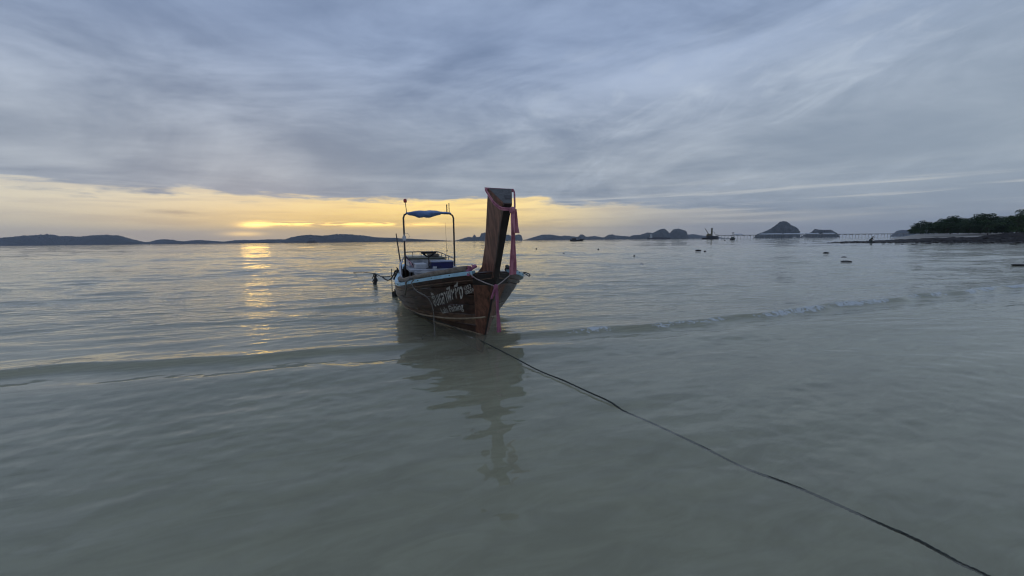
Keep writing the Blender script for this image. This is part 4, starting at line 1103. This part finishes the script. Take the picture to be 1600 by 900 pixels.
# lower sash: cord across the stem and a hanging pink tail
root = tag(boat_empty('pink_sash', -.6, 0, .93), 'faded pink sash hanging from a cord down the bow stem', 'sash', 'pink sashes on the prow')
def L1(a, y, z): return Vector((a + .6, y, z - .93))
bl, zl = beam(-.45)
MB().tube([L1(-.40, .345, 1.15), L1(-.47, .33, 1.09), L1(-.52, .26, 1.03), L1(-.60, .13, .965), L1(-.665, .02, .925), L1(-.665, -.02, .925), L1(-.60, -.13, .97), L1(-.52, -.27, 1.05), L1(-.47, -.335, 1.10), L1(-.40, -.34, 1.15)], .009, 6).build('cord', M_cord, root, True)
strip([(L1(-.40 + .02 * math.sin(i), .34 - .01 * i, 1.16 - .035 * i + .05), (1, .2, 0), 1 - .1 * i) for i in range(6)], .13, .02, .012).build('wrap', M_pink2, root, True)
strip([(L1(-.30, .26, 1.20), (1, 0, .3), 1), (L1(-.33, .20, 1.22), (1, 0, .3), 1), (L1(-.40, .36, 1.15), (1, .3, 0), 1), (L1(-.44, .37, 1.07), (1, .3, 0), .9)], .10, .015, .01).build('wrap', M_pink2, root, True)
MB().lathe([(.01, -.04), (.03, -.03), (.036, 0), (.03, .02), (.01, .035)], L1(-.69, 0, .915), 10).build('knot', M_pink2, root, True)
strip([(L1(-.70 + (0.012 if i < 2 else .005 * i), -.008 - .004 * i, .905 - .078 * i), (.35, -1, 0), .7 + .05 * i + .08 * math.sin(i * 1.1)) for i in range(10)], .062, .010, .009, .5, 7).build('tail', M_pink2, root, True)
strip([(L1(-.695, .012 + .012 * i, .91 - .035 * i), (.3, -1, .2), .6 + .1 * i) for i in range(6)], .045, .010, .006).build('bow_loop', M_pink2, root, True)

# ropes
def rope_obj(name, pts, r, m, label, n=7, sub=6, jitter=0.0, cat='rope'):
    P = [Vector(p) for p in pts]; Q = []
    for i in range(len(P) - 1):
        a, b_, c, d = P[max(i - 1, 0)], P[i], P[i + 1], P[min(i + 2, len(P) - 1)]
        for k in range(sub):
            t_ = k / sub
            Q.append(0.5 * ((2 * b_) + (c - a) * t_ + (2 * a - 5 * b_ + 4 * c - d) * t_**2 + (3 * b_ - a - 3 * c + d) * t_**3))
    Q.append(P[-1])
    rs = [r * (1 + random.uniform(-.15, .2)) for _ in Q]
    if jitter: Q = [q + Vector((random.uniform(-jitter, jitter), random.uniform(-jitter, jitter), 0)) for q in Q]
    o = MB().tube(Q, rs, n).build(name, m, None, True)
    return tag(o, label, cat)
def wz(p, off): return Vector((p.x, p.y, float(wave(np.array([p.x]), np.array([p.y]))[0]) + off))
pp = []
for s, tz in ((.30, .12), (.24, .10), (.17, .07), (.11, .05)):
    q = hull(s, (tz + .35) / (spl(AG, SH, -.7 + 9.3 * s) + .35), 1) + Vector((0, .05, 0)); pp.append(BM @ q)
pp += [wz(on_z(722, 521), .015), wz(on_z(757, 536), .015), wz(on_z(795, 558), .015), wz(on_z(840, 580), .018), wz(on_z(880, 597), .018), wz(on_z(918, 615), .018), wz(on_z(952, 631), .016)]
pp += [wz(on_z(x, y), o_f) for x, y, o_f in ((975, 641, -.004), (1010, 655, -.010), (1060, 678, -.012), (1100, 697, -.006), (1165, 727, -.014), (1235, 757, -.004), (1290, 780, -.012), (1360, 814, -.003), (1430, 845, .000), (1500, 879, -.004), (1545, 900, -.002), (1620, 935, -.01))]
def twisted(name, pts, r, m, label):
    P = [Vector(p) for p in pts]; Q = []
    for i in range(len(P) - 1):
        a, b_, c, d = P[max(i - 1, 0)], P[i], P[i + 1], P[min(i + 2, len(P) - 1)]
        k_ = max(4, int((c - b_).length / .011))
        for k in range(k_):
            t_ = k / k_
            Q.append(0.5 * ((2 * b_) + (c - a) * t_ + (2 * a - 5 * b_ + 4 * c - d) * t_**2 + (3 * b_ - a - 3 * c + d) * t_**3))
    mb = MB(); L_ = 0.0; ph = []
    for i, q in enumerate(Q):
        if i: L_ += (q - Q[i - 1]).length
        ph.append(L_ * 2 * math.pi / .075)
    for st_ in range(3):
        line = []
        for i, q in enumerate(Q):
            tt = (Q[min(i + 1, len(Q) - 1)] - Q[max(i - 1, 0)]).normalized(); sd2 = tt.cross(Vector((0, 0, 1))).normalized(); up2 = sd2.cross(tt)
            a_ = ph[i] + st_ * 2.0944
            line.append(q + (sd2 * math.cos(a_) + up2 * math.sin(a_)) * r * .52)
        mb.tube(line, [r * .56 * (1 + .25 * math.sin(i * .13 + st_) * math.sin(i * .037)) for i in range(len(line))], 5)
    o = mb.build(name, m, None, True)
    return tag(o, label, 'rope')
twisted('mooring_rope', pp, .0086, M_rope, 'long dark mooring rope running from the bow across the shallows to the lower right')
rope_obj('slack_rope', [B_(.85, 1.04, .93), B_(.80, 1.09, .86), B_(.66, 1.02, .74), B_(.45, .88, .66), B_(.38, .80, .50), B_(.40, .78, .25), B_(.30, .80, .0), wz(on_z(661, 524), -.01), wz(on_z(660, 527), -.06)], .010, M_rope2, 'thin grey rope hanging down the left planking into the water')
rope_obj('gunwale_lashing', [B_(1.12, .95, .90), B_(1.10, 1.08, .93), B_(1.08, 1.16, .86), B_(1.12, 1.16, .76), B_(1.30, 1.16, .66), B_(1.42, 1.16, .60)], .016, M_rope2, 'knotted grey lashing over the pale blue gunwale with a loose tail')
rope_obj('bow_cleat_loop', [B_(.62, -.90, .97), B_(.58, -.96, 1.00), B_(.54, -1.02, .98), B_(.53, -1.05, .95), B_(.56, -1.04, .93), B_(.58, -1.0, .96), B_(.60, -.95, .985)], .010, M_rope, 'small dark rope loop sticking out from the right gunwale')
kn_ = rope_obj('bow_rope_heap', [B_(-.30, -.30, 1.12), B_(-.35, -.38, 1.17), B_(-.28, -.42, 1.13), B_(-.22, -.34, 1.18), B_(-.33, -.33, 1.16), B_(-.27, -.45, 1.12), B_(-.2, -.38, 1.13)], .026, M_rope, 'small heap of dark rope on the right of the prow base')
E0 = B_(5.4, 1.0, .72)
q1 = on_z(586, 443); q0 = on_z(551, 427)
pa, pb = Vector((q1.x, q1.y, .38)), Vector((q0.x, q0.y, .02))
rope_obj('stern_line', [B_(5.2, .85, .86), E0, E0.lerp(pa, .3) + Vector((0, 0, -.10)), E0.lerp(pa, .65) + Vector((0, 0, -.11)), pa, pa.lerp(pb, .5) + Vector((0, 0, .05)), pb, pb + Vector((-.8, 1.3, -.3))], .016, M_rope, 'dark weedy anchor line stretching out from the left side of the boat', 7, 8, .01)
rope_obj('stern_line_sag', [E0.lerp(pa, .12), E0.lerp(pa, .3) + Vector((0, 0, -.20)), E0.lerp(pa, .45) + Vector((0, 0, -.22)), E0.lerp(pa, .62) + Vector((0, 0, -.12))], .02, M_weed, 'short sagging loop of rope under the dark anchor line', 6, 8, .01)
def weed(name, c, h, rr_, label, seed):
    r = random.Random(seed); mb = MB(); n_ = 9; prof = []
    pts_, rs_ = [], []
    for i in range(n_):
        u = i / (n_ - 1); pts_.append((r.uniform(-.02, .02) + .03 * math.sin(u * 4), r.uniform(-.02, .02), h * (1 - u))); rs_.append(rr_ * (.14 + .86 * math.sin(min(1, u * 1.1) ** 1.4 * math.pi * .62)) * r.uniform(.7, 1.25))
    mb.tube(pts_, rs_, 8)
    for k in range(10):
        a_ = r.uniform(0, 6.28); z0_ = r.uniform(.25, .95) * h
        mb.tube([(rr_ * .5 * math.cos(a_), rr_ * .5 * math.sin(a_), z0_), (rr_ * 1.1 * math.cos(a_), rr_ * 1.1 * math.sin(a_), z0_ - .07), (rr_ * 1.15 * math.cos(a_), rr_ * 1.15 * math.sin(a_), z0_ - .2 * h)], [.02, .017, .007], 5)
    o = mb.build(name, M_weed, None, True); o.location = c
    return tag(o, label, 'weed clump', 'dark clumps hung on the anchor line')
weed('weed_clump', (pa.x, pa.y, -.04), .45, .085, 'dark clump hanging midway along the anchor line, touching the water', 1)
q2 = on_z(619, 462)
weed('weed_clump', (q2.x, q2.y, -.03), .42, .09, 'low dark cone-shaped clump at the water beside the left hull', 2)
weed('weed_clump', (q2.x + .02, q2.y + .1, .48), .36, .075, 'dark clump high on the anchor line beside the left hull', 3)
rope_obj('hanging_line', [Vector((q2.x - .10, q2.y, .80)), Vector((q2.x - .11, q2.y, .4)), Vector((q2.x - .11, q2.y, -.05))], .012, M_rope, 'thin dark line hanging straight to the water beside the left hull', 6, 3)
rope_obj('hanging_line', [Vector((q2.x + .02, q2.y + .08, .55)), Vector((q2.x + .0, q2.y + .03, .3)), Vector((q2.x, q2.y, .1))], .016, M_rope, 'short dark line joining the two clumps beside the left hull', 6, 3)

# ------------------------------------------------------------------ the hazy air
hz = MB().box((0, 0, 0), (23000, 23000, 420)).mesh('haze')
m = bpy.data.materials.new('haze_air'); m.use_nodes = True; t = m.node_tree; t.nodes.clear()
o_ = t.nodes.new('ShaderNodeOutputMaterial'); pv = t.nodes.new('ShaderNodeVolumePrincipled')
pv.inputs['Color'].default_value = (0.72, 0.80, 0.95, 1); pv.inputs['Density'].default_value = 8.0e-5
pv.inputs['Density Attribute'].default_value = ''; m.cycles.homogeneous_volume = True
t.links.new(pv.outputs[0], o_.inputs['Volume']); hz.materials.append(m)
ho = bpy.data.objects.new('haze', hz); COL.objects.link(ho); ho.location = (0, 3000, 210 - 8)
tag(ho, 'thin pale sea haze over the whole bay', 'haze', kind='stuff')
